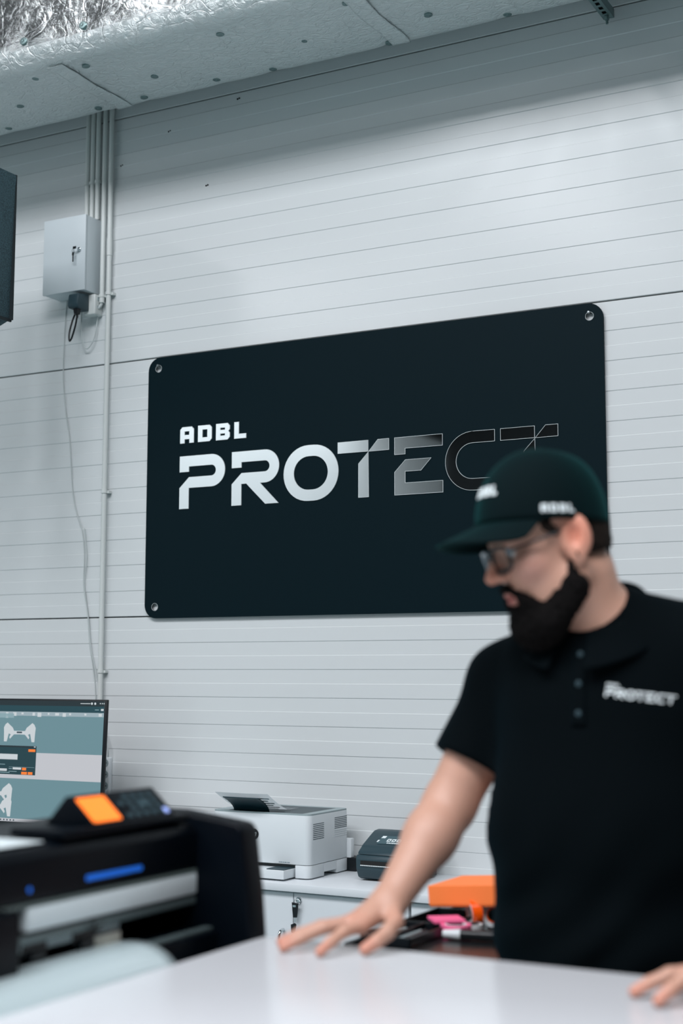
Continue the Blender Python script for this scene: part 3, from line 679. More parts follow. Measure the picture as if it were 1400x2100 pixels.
B().box(PF-.28, PF-.10, YN, -2.2475, .86, 1.062).obj('back_housing', 'plotter_black', pt)
B().box(PF-.05, PF-.012, -3.0, -2.452, .988, 1.003, bev=.001).obj('grey_panel', 'plastic_grey', pt)
B().box(PF-.04, PF-.006, -2.53, -2.455, .968, .987, bev=.002).obj('pinch_bracket', 'beige', pt)
B().box(PF-.10, PF+.05, -2.45, -2.2475, .86, .9598, bev=.004).box(PF-.10, PF+.012, YN, -2.4505, .86, .955, bev=.004).obj('platen', 'plotter_black', pt, smooth=35)
B().box(PF+.022, PF+.040, -2.53, -2.25, .9600, .9665, bev=.0015).obj('platen_rail', 'rail_grey', pt, smooth=35)
for y in (-2.545, -2.665):
    r = B().box(PF-.05, PF-.01, y-.03, y+.03, .982, 1.003, bev=.003).obj('pinch_arm', 'plastic_black', pt)
    B().cyl((PF-.012, y-.016, .981), (PF-.012, y+.016, .981), .010, n=18).cyl((PF-.012, y+.016, .981), (PF-.012, y+.018, .981), .006, n=14).obj('pinch_roller', 'plastic_black', r, smooth=40)
b = B()
for k in range(9):
    a = -.5+k*.52; L = .018+.008*(k % 3); p = Vector((PF+.006, -2.540+.002*(k % 2), .999))
    b.cyl(p, p+Vector((.004*(k % 2), math.cos(a)*L, math.sin(a)*L*.8)), .0016, .0003, 6)
b.obj('wire_ends', 'hole_black', pt)
ca = B().box(PF-.05, PF+.035, -3.02, -2.750, .958, 1.062, bev=.006).obj('carriage', 'plotter_black', pt, smooth=35)
b = B()
b.prism(rounded(-2.562, -2.412, 1.0805, 1.0895, .003, 3), YZ, PF+.0028, PF+.0036); b.obj('blue_bar', 'blue_print', pt)
B().cyl((PF+.0028, -2.697, 1.0845), (PF+.0036, -2.697, 1.0845), .0045, n=16).obj('blue_dot', 'blue_print', pt)
# control panel: base slab, wedge, screen, keypad
cp = B().box(PF-.112, PF-.002, -2.614, -2.265, 1.150, 1.163, bev=.003).obj('panel_base', 'plotter_black', pt, smooth=35)
b = B(); b.prism([(PF-.105, 1.163), (PF-.008, 1.163), (PF-.060, 1.209), (PF-.064, 1.209)], lambda u, v, w: (u, w, v), -2.535, -2.300, bev=.0015); b.obj('panel_wedge', 'plotter_black', cp, smooth=30)
e1, e2 = Vector((PF-.008, 0, 1.163)), Vector((PF-.060, 0, 1.209)); nn = Vector((.046, 0, .052)).normalized()
def wedge_quad(b, ya, yb, ta, tb, h=.0012, r=.004):
    for_poly = rounded(ya, yb, ta*.0694, tb*.0694, r, 4)
    def fn(u, v, w):
        p = e1.lerp(e2, v/.0694)+nn*w; return (p.x, u, p.z)
    b.prism(for_poly, fn, -.0005, h)
b = B(); wedge_quad(b, -2.523, -2.448, .10, .90); b.obj('orange_screen', 'lcd_orange', cp)
b = B()
for i in range(5):
    for j in range(4):
        if (i, j) in ((0, 1), (0, 3)): continue
        wedge_quad(b, -2.428+.0235*i, -2.414+.0235*i, .12+.20*j, .25+.20*j, .0014, .002)
wedge_quad(b, -2.375, -2.345, .42, .62, .002, .004)
b.obj('keypad', 'button_grey', cp)
b = B(); wedge_quad(b, -2.324, -2.311, .10, .28, .0016, .003); b.obj('start_key', 'lcd_blue', cp)
# stand
for y in (YN+.15, -2.27):
    B().box(PF-.19, PF-.13, y-.03, y+.03, .05, .86).box(PF-.42, PF+.10, y-.03, y+.03, .02, .06, bev=.004).obj('stand_leg', 'plotter_black', pt)
FP = [(-1.492, .966), (-1.470, .971), (-1.442, .974), (-1.415, .9735), (-1.395, .969), (-1.376, .960), (-1.361, .948), (-1.354, .935), (-1.352, .915)]
def film_pt(u, v):
    t = v*(len(FP)-1); i = min(int(t), len(FP)-2); k = t-i; x = FP[i][0]*(1-k)+FP[i+1][0]*k; z = FP[i][1]*(1-k)+FP[i+1][1]*k
    return (x, -3.3+.838*u, z+.0015*math.sin(u*9))
tag(B().grid(film_pt, 30, 32).obj('film_web', 'film_white', smooth='all', solid=.0006), 'white film web bulging out of the plotter towards the table', 'film')

# ------------------------------------------------------------------ white work table
TZ = .95
tb = thing('work_table', 'glossy white work table in the foreground under the man\'s hands', 'table', (-.3, -2.8, 0))
TX0, TX1, TY0, TY1 = -1.35, .75, -3.35, -2.205
B().box(TX0, TX1, TY0, TY1, TZ-.03, TZ, bev=.003, seg=3).obj('tabletop', 'table_white', tb, smooth=40)
B().box(TX0+.05, TX1-.05, TY1-.07, TY1-.04, TZ-.11, TZ-.031).box(TX0+.05, TX1-.05, TY0+.04, TY0+.07, TZ-.11, TZ-.031).obj('apron', 'plastic_grey', tb)
for x in (TX0+.07, TX1-.07):
    for y in (TY0+.07, TY1-.07): B().box(x-.03, x+.03, y-.03, y+.03, 0, TZ-.031).obj('leg', 'plastic_grey', tb)

# ------------------------------------------------------------------ black trolley with its things
RZ = .85
tr = thing('tool_trolley', 'black flat-topped trolley between the white cabinets and the table', 'trolley', (-1.15, -1.4, 0))
RX0, RX1, RY0, RY1 = -1.445, -.92, -1.735, -1.10
b = B().box(RX0, RX1, RY0, RY1, RZ-.02, RZ-.004)
b.box(RX0, RX0+.012, RY0, RY1, RZ-.03, RZ+.006, bev=.002).box(RX1-.012, RX1, RY0, RY1, RZ-.03, RZ+.006, bev=.002).box(RX0, RX1, RY0, RY0+.012, RZ-.03, RZ-.001, bev=.002).box(RX0, RX1, RY1-.012, RY1, RZ-.03, RZ+.006, bev=.002)
b.obj('top', 'trolley_black', tr, smooth=35)
B().box(RX0+.04, RX1-.04, RY0+.04, RY1-.04, .22, .25).obj('shelf', 'trolley_black', tr)
for x in (RX0+.03, RX1-.03):
    for y in (RY0+.03, RY1-.03):
        B().box(x-.015, x+.015, y-.015, y+.015, .06, RZ-.02).cyl((x-.012, y, .032), (x+.012, y, .032), .032, n=16).obj('leg', 'trolley_black', tr)
S = RZ-.004
og = thing('pen_organiser', 'black open organiser tray full of pens on the trolley corner', 'organiser', (-1.37, -1.5, S))
OX0, OX1, OY0, OY1 = -1.430, -1.312, -1.69, -1.30
b = B().box(OX0, OX1, OY0, OY1, S, S+.003)
for bx in ((OX0, OX0+.004, OY0, OY1), (OX1-.004, OX1, OY0, OY1), (OX0, OX1, OY0, OY0+.004), (OX0, OX1, OY1-.004, OY1), (OX0, OX1, -1.50, -1.496), (OX0+.058, OX0+.061, OY0, -1.5)): b.box(*bx, S, S+.022, bev=.001)
b.obj('tray', 'plastic_black', og)
pens = [('plastic_slate', .010, 'grey'), ('plastic_black', .020, ''), ('plastic_grey', .030, ''), ('plastic_slate', .042, ''), ('plastic_grey', .068, ''), ('plastic_black', .080, ''), ('plastic_slate', .090, ''), ('plastic_grey', .103, '')]
for i, (m, dx, _) in enumerate(pens):
    x = OX0+dx; y0 = -1.675+.012*(i % 3); sk = .010*math.sin(i*2.1)*(.6 if i in (0, 3, 4, 7) else 1)
    t = thing('pen', 'slim dark pen lying among others in the black organiser', 'pen', (x, y0, S+.003), 'pens in the black organiser')
    z = S+.009
    B().cyl((x, y0, z), (x+sk*.3, y0+.125, z), .0042, n=10).obj('barrel', m, t, smooth=40)
    B().cyl((x, y0, z), (x-sk*.05, y0-.010, z), .0042, .0008, 10).obj('tip', 'chrome', t, smooth=40)
tw = thing('scraper', 'small tool with an orange-brown grip in the organiser', 'scraper', (-1.35, -1.4, S+.003))
B().box(-1.345, -1.325, -1.47, -1.36, S+.008, S+.016, bev=.002).obj('grip', 'red_print', tw); B().prism([(-1.352, -1.36), (-1.318, -1.36), (-1.312, -1.325), (-1.358, -1.325)], lambda u, v, w: (u, v, w), S+.009, S+.011).obj('blade', 'chrome', tw)
# black case carrying the orange box
cs = thing('black_case', 'flat black case under the orange box at the back of the trolley', 'case', (-1.15, -1.2, S))
B().box(-1.30, -.95, -1.31, -1.115, S, S+.044, bev=.004).obj('shell', 'plastic_black', cs, smooth=35)
B().box(-1.20, -1.12, -1.314, -1.309, S+.022, S+.030).obj('latch', 'plastic_grey', cs)
ob = thing('orange_box', 'orange cardboard box propped askew on black case at the trolley back', 'box', (-1.25, -1.3, S+.04))
Mb = Matrix.Translation((-1.40, -1.405, S+.040)) @ Matrix.Rotation(math.radians(-4.5), 4, 'Y')
B().box(0, .30, 0, .19, 0, .040, M=Mb, bev=.0012).obj('carton', 'orange_card', ob)
B().box(-.0015, .3015, -.0015, .1915, .004, .0465, M=Mb, bev=.001).obj('lid', 'orange_card', ob)
# sticky notes, tape rolls, marker
sn = thing('sticky_note_pad', 'small pad of pink sticky notes on the black trolley', 'notes', (-1.35, -1.42, S))
Mn = Matrix.Translation((-1.328, -1.475, S)) @ Matrix.Rotation(math.radians(38), 4, 'Z')
B().box(-.035, .035, -.035, .035, .0255, .031, M=Mn).obj('pad', 'pink_note', sn); B().box(-.036, .036, -.036, .036, .0222, .0254, M=Mn).obj('backing', 'plastic_black', sn)
def roll(name, label, c, axis, R, r, w, mats, grp=None):
    t = thing(name, label, 'tape', c); a = Vector(axis).normalized()
    B().lathe([(r+.002, -w/2), (R, -w/2), (R, w/2), (r+.002, w/2), (r+.002, -w/2)], c, a, 32).obj('tape', mats[0], t, smooth=35)
    B().lathe([(r-.001, -w/2-.0008), (r+.002, -w/2-.0008), (r+.002, w/2+.0008), (r-.001, w/2+.0008), (r-.001, -w/2-.0008)], c, a, 32).obj('core', mats[1], t, smooth=35); return t
roll('tape_roll', 'flat roll of pink tape lying beside the pink notes', (-1.292, -1.505, S+.0135), (0, 0, 1), .034, .022, .024, ('pink_tape', 'paper'))
roll('tape_roll', 'thin white tape roll behind the pink roll', (-1.285, -1.44, S+.009), (0, 0, 1), .026, .018, .016, ('paper', 'plastic_black'))
roll('tape_roll', 'orange tape roll standing on edge beside the white roll', (-1.300, -1.385, S+.0345), (.75, .6, .12), .034, .024, .022, ('orange_gloss', 'paper'))
roll('tape_roll', 'white and orange tape roll leaning next to the man', (-1.258, -1.372, S+.0285), (.35, -.9, .1), .027, .015, .018, ('paper', 'orange_gloss'))
mk = thing('marker', 'thick black marker with white cap lying on the trolley', 'marker', (-1.25, -1.55, S))
B().cyl((-1.262, -1.547, S+.012), (-1.10, -1.516, S+.012), .0115, n=18).obj('barrel', 'plastic_black', mk, smooth=40)
B().cyl((-1.262, -1.547, S+.012), (-1.300, -1.554, S+.012), .0118, .008, n=18).obj('cap', 'plastic_white', mk, smooth=40)
# ------------------------------------------------------------------ the man
import openvdb
def smin(a, b, k):
    h = np.clip(.5+.5*(b-a)/k, 0, 1); return b*(1-h)+a*h-k*h*(1-h)
class Field:
    """a signed-distance field on a grid; shapes are blended into one continuous surface"""
    def __init__(s, lo, hi, vox):
        s.lo = np.array(lo, float); s.vox = vox; s.n = np.ceil((np.array(hi)-s.lo)/vox).astype(int)+1
        s.v = np.full(s.n, .06, np.float32)
    def _sl(s, lo, hi):
        a = np.clip(np.floor((np.array(lo)-s.lo)/s.vox).astype(int), 0, s.n); b = np.clip(np.ceil((np.array(hi)-s.lo)/s.vox).astype(int)+1, 0, s.n)
        ax = [((np.arange(a[i], b[i])*s.vox+s.lo[i]).astype(np.float32)) for i in range(3)]
        return tuple(slice(a[i], b[i]) for i in range(3)), ax[0][:, None, None], ax[1][None, :, None], ax[2][None, None, :]
    def add(s, pr, k=.02, sub=False):
        fn, lo, hi = pr; m = .03+k
        sl, X, Y, Z = s._sl(np.array(lo)-m, np.array(hi)+m)
        if 0 in s.v[sl].shape: return s
        d = fn(X, Y, Z).astype(np.float32)
        s.v[sl] = -smin(-s.v[sl], d, k) if sub else smin(s.v[sl], d, k)
        return s
    def merge(s, o, k):
        """blend another field (same grid spacing and origin multiple) into this one"""
        a = np.round((o.lo-s.lo)/s.vox).astype(int); sl = tuple(slice(a[i], a[i]+o.n[i]) for i in range(3))
        s.v[sl] = smin(s.v[sl], o.v, k); return s
    def cut(s, fn):
        sl, X, Y, Z = s._sl(s.lo, s.lo+s.n*s.vox); s.v = np.maximum(s.v, fn(X, Y, Z).astype(np.float32)); return s
    def mesh(s, name, mat, parent, post=None):
        g_ = openvdb.FloatGrid(background=.06); g_.copyFromArray(np.ascontiguousarray(s.v)); p, q_ = g_.convertToQuads(0.0)
        p = p.astype(np.float64)*s.vox+s.lo
        me = bpy.data.meshes.new(name); me.from_pydata(p.tolist(), [], q_[:, ::-1].tolist() if False else q_.tolist()); me.update()
        bm = bmesh.new(); bm.from_mesh(me); bmesh.ops.recalc_face_normals(bm, faces=bm.faces[:])
        if post: post(bm)
        for f in bm.faces: f.smooth = True
        bm.to_mesh(me); bm.free(); me.materials.append(MATS[mat])
        o = bpy.data.objects.new(name, me); link(o, parent); return o
def cap_(a, b, ra, rb=None):
    a = np.array(a, float); b = np.array(b, float); rb = ra if rb is None else rb; ba = b-a; L = float(ba@ba)+1e-12
    def f(X, Y, Z):
        t = np.clip(((X-a[0])*ba[0]+(Y-a[1])*ba[1]+(Z-a[2])*ba[2])/L, 0, 1)
        return np.sqrt((X-a[0]-t*ba[0])**2+(Y-a[1]-t*ba[1])**2+(Z-a[2]-t*ba[2])**2)-(ra+(rb-ra)*t)
    r = max(ra, rb); return f, np.minimum(a, b)-r, np.maximum(a, b)+r
def ell(c, r, M=None):
    c = np.array(c, float); r = np.array(r, float); M = np.eye(3) if M is None else M     # rows of M: local axes
    def f(X, Y, Z):
        dx, dy, dz = X-c[0], Y-c[1], Z-c[2]; k0 = 0; k1 = 0
        for i in range(3):
            u = M[i, 0]*dx+M[i, 1]*dy+M[i, 2]*dz; k0 = k0+(u/r[i])**2; k1 = k1+(u/r[i]**2)**2
        k0 = np.sqrt(k0); return k0*(k0-1)/np.maximum(np.sqrt(k1), 1e-6)
    e = np.sqrt(((M*r[:, None])**2).sum(0)); return f, c-e, c+e
man = thing('person', 'bearded man in black cap, glasses and black polo shirt leaning on the white table', 'person', (-.8, -1.95, 0))
# --- head frame: f forward, l to his left, u up
HO = np.array((-.864, -2.035, 1.638)); hy = math.radians(49); hp = math.radians(19); hr = math.radians(2)
fw = np.array((-math.sin(hy)*math.cos(hp), -math.cos(hy)*math.cos(hp), -math.sin(hp)))
lf = np.array((math.cos(hy), -math.sin(hy), 0)); up = np.cross(fw, lf)
lf, up = lf*math.cos(hr)+up*math.sin(hr), up*math.cos(hr)-lf*math.sin(hr)
HM = np.stack((fw, lf, up)); HS = 1.06
CPH = math.radians(3)       # the cap sits flatter than the lowered head
fc = np.array((-math.sin(hy)*math.cos(CPH), -math.cos(hy)*math.cos(CPH), -math.sin(CPH))); uc = np.cross(fc, lf); uc /= np.linalg.norm(uc)
CO = HO+np.array((0, 0, .034))+fc*.018
def H(f, l, u): return HO+HS*(fw*f+lf*l+up*u)
def hrot(yaw=0, pitch=0, roll=0):
    a, b, c = [math.radians(v) for v in (yaw, pitch, roll)]
    Rz = np.array(((math.cos(a), math.sin(a), 0), (-math.sin(a), math.cos(a), 0), (0, 0, 1))); Ry = np.array(((math.cos(b), 0, -math.sin(b)), (0, 1, 0), (math.sin(b), 0, math.cos(b))))
    Rx = np.array(((1, 0, 0), (0, math.cos(c), math.sin(c)), (0, -math.sin(c), math.cos(c)))); return Rz@Ry@Rx@HM
def hell(c, r, **k): return ell(H(*c), np.array(r)*HS, hrot(**k) if k else HM)
def hcap(a, b, ra, rb=None): return cap_(H(*a), H(*b), ra*HS, None if rb is None else rb*HS)
# --- joints
NB = (-.815, -1.955, 1.475)                                   # base of the neck
SHR, ELR, WRR = (-1.000, -1.905, 1.395), (-1.090, -1.985, 1.172), (-1.128, -2.152, 1.018)
SHL, ELL, WRL = (-.632, -1.935, 1.452), (-.455, -1.990, 1.20), (-.470, -2.255, 1.015)
vox = .004; g0 = np.array((-1.38, -2.50, -.02))
def snap(lo): return g0+np.floor((np.array(lo)-g0)/vox)*vox
def hand(W, tips, side, sgn):
    """palm and five fingers; tips: list of (knuckle, middle joint, last joint, tip), thumb last"""
    lo = np.min([p for t in tips for p in t]+[W], 0)-.07; hi = np.max([p for t in tips for p in t]+[W], 0)+.07
    F = Field(snap(lo), hi, vox)
    for i, (k, p, d, t) in enumerate(tips):
        r = (.0106, .0108, .0104, .0090, .0128)[i]
        G = Field(F.lo, hi, vox); G.n = F.n; G.v = np.full(F.n, .06, np.float32)
        G.add(cap_(k, p, r*1.12, r), .004).add(cap_(p, d, r, r*.92), .004).add(cap_(d, t, r*.92, r*.80), .004)
        F.v = smin(F.v, G.v, .0025)
    Wv = np.array(W); ks = [np.array(t[0]) for t in tips]
    Pm = Field(F.lo, hi, vox); Pm.n = F.n; Pm.v = np.full(F.n, .06, np.float32)
    for i in range(4): Pm.add(cap_(Wv+(ks[i]-Wv)*.12, ks[i]+np.array((0, 0, -.002)), .020, .0135), .016)
    Pm.add(cap_(Wv+(ks[4]-Wv)*.1, ks[4], .018, .0135), .016)
    F.v = smin(F.v, Pm.v, .007); return F
def chain(k, t, lift, bend=.45):
    k = np.array(k); t = np.array(t); p = k+(t-k)*.42+np.array((0, 0, lift)); d = k+(t-k)*.74+np.array((0, 0, lift*.62)); return (k, p, d, t)
rz = .9597
RT = [chain((-1.140, -2.238, .990), (-1.168, -2.330, rz), .008), chain((-1.160, -2.230, .994), (-1.242, -2.322, rz), .007),
      chain((-1.174, -2.214, .990), (-1.270, -2.283, rz), .007), chain((-1.180, -2.193, .984), (-1.262, -2.238, rz), .006),
      (np.array((-1.092, -2.205, .996)), np.array((-1.090, -2.238, .984)), np.array((-1.098, -2.262, .972)), np.array((-1.109, -2.283, .9618)))]
LT = [chain((-.555, -2.318, .986), (-.632, -2.366, rz), .008), chain((-.538, -2.338, .990), (-.585, -2.408, rz), .008),
      chain((-.515, -2.350, .987), (-.530, -2.428, rz), .007), chain((-.492, -2.350, .982), (-.485, -2.415, rz), .006),
      (np.array((-.520, -2.262, .992)), np.array((-.552, -2.268, .982)), np.array((-.574, -2.280, .971)), np.array((-.592, -2.292, .9618)))]
# --- body: torso, neck, arms, head in one field
def torso(F, inf=0, k=.05):
    F.add(ell((-.81, -1.955, 1.335), (.185+inf, .118+inf, .185+inf)), k)
    F.add(ell((-.808, -1.965, 1.145), (.200+inf, .128+inf, .20+inf)), k)
    F.add(ell((-.806, -1.94, .965), (.200+inf, .130+inf, .15+inf)), k)
    F.add(cap_(SHR, (-.86, -1.93, 1.44), .066+inf, .07+inf), k); F.add(cap_(SHL, (-.76, -1.93, 1.462), .066+inf, .07+inf), k)
    F.add(cap_((-.90, -1.935, 1.445), (-.825, -1.94, 1.50), .040+inf, .045+inf), k); F.add(cap_((-.72, -1.94, 1.475), (-.80, -1.94, 1.51), .040+inf, .045+inf), k)
BODY = Field(g0, (-.36, -1.70, 1.87), vox)
torso(BODY)
for (a, b_, c) in ((SHR, ELR, WRR), (SHL, ELL, WRL)):
    BODY.add(cap_(a, b_, .060, .048), .03); e = np.array(b_); w = np.array(c)
    BODY.add(cap_(e, e+(w-e)*.35, .046, .047), .02).add(cap_(e+(w-e)*.3, w, .047, .031), .02)
for sgn, x in ((1, -.895), (-1, -.705)):
    BODY.add(cap_((x, -1.94, .90), (x, -1.955, .50), .085, .058), .04).add(cap_((x, -1.955, .50), (x, -1.90, .10), .056, .040), .03).add(cap_((x, -1.90, .06), (x+.02*-sgn, -2.05, .035), .036, .03), .03)
BODY.merge(hand(WRR, RT, None, 1), .016); BODY.merge(hand(WRL, LT, None, 1), .016)
BODY.add(cap_(NB, H(-.03, 0, -.06), .066, .060), .03)
HEAD = [(hell((-.006, 0, .045), (.098, .078, .086)), .01), (hell((.038, 0, -.030), (.060, .062, .085)), .03), (hell((.070, 0, -.100), (.028, .030, .024)), .03),
        (hcap((0, .055, -.055), (.068, .02, -.100), .020, .018), .03), (hcap((0, -.055, -.055), (.068, -.02, -.100), .020, .018), .03),
        (hcap((.084, -.032, .032), (.084, .032, .032), .013), .015), (hell((.066, .040, -.018), (.028, .026, .024)), .02), (hell((.066, -.040, -.018), (.028, .026, .024)), .02),
        (hcap((.094, 0, .022), (.121, 0, -.020), .0085, .0115), .010), (hell((.108, .013, -.024), (.012, .008, .008)), .006), (hell((.108, -.013, -.024), (.012, .008, .008)), .006),
        (hell((.094, 0, -.054), (.015, .026, .010)), .008), (hell((.094, 0, -.067), (.013, .023, .007)), .004)]
for pr, k in HEAD: BODY.add(pr, k)
for s in (1, -1):
    BODY.add(hell((.100, s*.033, .010), (.016, .018, .011)), .008, sub=True)
    BODY.add(hell((-.008, s*.082, .002), (.027, .009, .039), yaw=s*-26, pitch=-10), .006)
    BODY.add(hell((-.004, s*.080, -.029), (.012, .0085, .018), yaw=s*-15), .006)
    BODY.add(hell((-.004, s*.088, .004), (.010, .006, .018), yaw=s*-22, pitch=-10), .004, sub=True)
BODY.add(hell((.106, 0, -.0605), (.012, .016, .0022)), .003, sub=True)
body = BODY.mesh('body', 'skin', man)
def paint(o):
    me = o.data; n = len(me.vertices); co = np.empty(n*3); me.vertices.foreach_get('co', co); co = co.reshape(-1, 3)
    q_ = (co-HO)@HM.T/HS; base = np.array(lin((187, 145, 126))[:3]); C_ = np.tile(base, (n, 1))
    C_ *= (1+.26*np.clip((co[:, 2:3]-1.40)/.08, 0, 1))  # face paler than the tanned arms, lifted in colour for missing front light
    def mix(col, w): C_[:] = C_*(1-w[:, None])+np.array(lin(col)[:3])*w[:, None]
    def gs(c, r): return np.exp(-(((q_-np.array(c))/np.array(r))**2).sum(1))
    mix((206, 120, 96), .75*gs((.118, 0, -.018), (.02, .02, .02))); 
    for s in (1, -1):
        mix((214, 128, 104), .8*gs((-.012, s*.085, .008), (.03, .022, .04))); mix((208, 150, 138), .7*gs((.07, s*.05, -.02), (.03, .03, .03)))
    mix((178, 86, 88), .9*gs((.106, 0, -.062), (.016, .026, .012)))
    for p in [t[3] for t in RT+LT]: mix((206, 132, 112), .6*np.exp(-(((co-p)/.022)**2).sum(1)))
    for p in [t[0] for t in RT+LT]: mix((198, 138, 118), .4*np.exp(-(((co-p)/.02)**2).sum(1)))
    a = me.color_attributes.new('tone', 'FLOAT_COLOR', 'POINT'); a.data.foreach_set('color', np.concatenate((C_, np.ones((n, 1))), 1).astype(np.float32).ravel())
paint(body)
for s in (1, -1):
    e = B().lathe([(.0115*math.sin(t), .0115*math.cos(t)) for t in [math.pi*k/12 for k in range(13)]], H(.0835, s*.033, .010), fw, 16).obj('eye', 'eye_white', man, smooth='all')
    B().lathe([(.0056*math.cos(t), .0116+.0004*math.sin(t)) for t in [0, .8, 1.5]], H(.0835, s*.033, .010), fw*math.cos(.3)-up*math.sin(.3), 16).obj('iris', 'eye_dark', e, smooth='all')
# --- hair and beard
def rough(bm, amp, sc):
    for v in bm.verts: v.co += v.normal*amp*(noise.noise(v.co*sc)+.6*noise.noise(v.co*sc*2.3))
HF = Field(H(0, 0, 0)-.20, H(0, 0, 0)+.20, .003)
HF.add(hell((-.006, 0, .045), (.1015, .0812, .089)), .004).add(hell((-.040, 0, -.008), (.056, .070, .058)), .02)
HF.add(hell((.05, 0, .0), (.085, .3, .052)), .006, sub=True)
HF.cut(lambda X, Y, Z: -((X-HO[0])*up[0]+(Y-HO[1])*up[1]+(Z-HO[2])*up[2]+.035)+0*X)
for s in (1, -1): HF.add(hcap((.030, s*.0745, .034), (.020, s*.076, .018), .009, .006), .006); HF.add(hcap((-.01, s*.074, .050), (.036, s*.072, .050), .012, .009), .006)
HF.cut(lambda X, Y, Z: (X-CO[0])*uc[0]+(Y-CO[1])*uc[1]+(Z-CO[2])*uc[2]-.012)
HF.mesh('hair', 'head_hair', man, lambda bm: rough(bm, .0022, 160))
BF = Field(H(.05, 0, -.09)-.17, H(.05, 0, -.09)+.17, .003)
BF.add(hell((.074, 0, -.110), (.042, .050, .044)), .01).add(hell((.070, 0, -.122), (.036, .042, .036)), .02)
for s in (1, -1):
    BF.add(hcap((.012, s*.058, -.076), (.060, s*.040, -.112), .025, .031), .02).add(hcap((.010, s*.0715, -.034), (.012, s*.067, -.062), .004, .013), .012)
    BF.add(hcap((.106, s*.006, -.0435), (.086, s*.034, -.072), .0075, .012), .008).add(hcap((.086, s*.034, -.072), (.072, s*.032, -.108), .014, .02), .012)
BF.add(hell((.108, 0, -.064), (.020, .0235, .0115)), .006, sub=True)
BF.add(hell((.070, .054, -.030), (.044, .034, .040)), .012, sub=True); BF.add(hell((.070, -.054, -.030), (.044, .034, .040)), .012, sub=True)
BF.mesh('beard', 'beard_hair', man, lambda bm: rough(bm, .0034, 140))
# --- cap
def capframe(a, e):
    """a: angle round the head (0 = front), e: 0 rim .. 1 top"""
    t = e*math.pi/2; rr = math.cos(t)**(.66 if math.cos(a) < 0 else .66+.24*math.cos(a))
    k = 1-.010*(1-abs(math.cos(3*a+math.pi/2))**.2)*(1-e)
    fx = (.119 if math.cos(a) > 0 else .116)*math.cos(a)*rr*k; ly = .0935*math.sin(a)*rr*k
    return CO+fc*fx+lf*ly+uc*(.004*math.cos(a)+.132*math.sin(t))
cp_ = B(); NA, NE = 72, 22
R_ = [[cp_.bm.verts.new(capframe(2*math.pi*i/NA, j/NE)) for i in range(NA)] for j in range(NE)]
tp = cp_.bm.verts.new(capframe(0, 1))
for A, C in zip(R_, R_[1:]):
    for i in range(NA): cp_.bm.faces.new((A[i], A[(i+1) % NA], C[(i+1) % NA], C[i]))
for i in range(NA): cp_.bm.faces.new((R_[-1][i], R_[-1][(i+1) % NA], tp))
capo = cp_.obj('cap', 'cap_fabric', man, smooth='all'); sd = capo.modifiers.new('thick', 'SOLIDIFY'); sd.thickness = .003; sd.offset = 1
def brim(u, v):
    a = (u-.5)*2.5; p0 = capframe(a, .0)
    L = .089*(math.cos((u-.5)*math.pi)**.5 if abs(u-.5) < .4999 else 0)
    d = fc*math.cos(a*.35)+lf*math.sin(a*.35)
    return p0+d*L*v*.86-uc*(L*v*.37+.026*v**.8*math.sin(a)**2*min(1, L/.03))-uc*.001
B().grid(brim, 36, 12).obj('brim', 'cap_fabric', capo, smooth='all', solid=.004)
B().lathe([(.0001, .0022), (.005, .0016), (.0068, 0), (.0068, -.003)], capframe(0, 1)+uc*.003, uc, 16).obj('top_button', 'cap_fabric', capo, smooth='all')
def cap_letters(a0, e0, width, word, wtot, name, polys):
    """white embroidered lettering wrapped on the crown"""
    sc = width/wtot
    for ch, pl, holes in polys:
        def w2(u, y, v, sc=sc):
            a = a0+(u-word)*sc/.105; e = e0+(v)*sc/.165; P0 = capframe(a, e); n = np.cross(capframe(a+.01, e)-P0, capframe(a, e+.01)-P0); n /= np.linalg.norm(n)
            return P0+n*(.0034-y*.3)
        letter(pl, holes, w2, name, capo, ['white_ink', 'white_ink'], depth=.003, rim=1.0)
def shifted(polys, du, dv): return [(c, [[(u-du, v-dv) for u, v in p] for p in pl], None if h is None else ([[(u-du, v-dv) for u, v in p] for p in h] if isinstance(h[0], list) else [(u-du, v-dv) for u, v in h])) for c, pl, h in polys]
SM = shifted(SMALL, 198, 258)
cap_letters(math.pi/2-.06, .055, .052, 0, 296, 'side_letter', SM)
cap_letters(0.20, .23, .070, 0, 296, 'front_letter', SM)
# --- glasses
gl = bpy.data.objects.new('glasses', None); link(gl, man)
for s in (1, -1):
    c = (.1115, s*.034, .004); pts = []
    for k in range(28):
        t = 2*math.pi*k/28; ct, st = math.cos(t), math.sin(t); cx = math.copysign(abs(ct)**.6, ct)*.027; cz = math.copysign(abs(st)**.6, st)*.0205
        pts.append(H(c[0]-.10*abs(cx+s*s*0)*.12-.0016*s*0-(.010*((s*cx+.027)/.054)**2), c[1]+cx, c[2]+cz))
    pts.append(pts[0]); 
    B().tube(pts, .0033, 8, spline=False).obj('rim', 'glass_frame' if s == 1 else 'glass_frame_pale', gl, smooth='all')
    b = B(); vs = [b.bm.verts.new(p) for p in pts[:-1]]; b.bm.faces.new(vs); b.obj('lens', 'lens', gl, solid=.0012)
    B().tube([H(.101, s*.0615, .014), H(.088, s*.071, .015), H(.045, s*.079, .016), (H(.012, s*.080, .018))], .0026, 8).obj('temple_arm', 'glass_frame', gl, smooth='all')
    B().box(-.004, .004, -.003, .003, -.006, .006, M=Matrix(((fw[0], lf[0], up[0], H(.100, s*.062, .013)[0]), (fw[1], lf[1], up[1], H(.100, s*.062, .013)[1]), (fw[2], lf[2], up[2], H(.100, s*.062, .013)[2]), (0, 0, 0, 1)))).obj('hinge', 'glass_frame_pale', gl)
B().tube([H(.1115, .008, .010), H(.1145, 0, .013), H(.1115, -.008, .010)], .0022, 8).obj('bridge', 'glass_frame', gl, smooth='all')
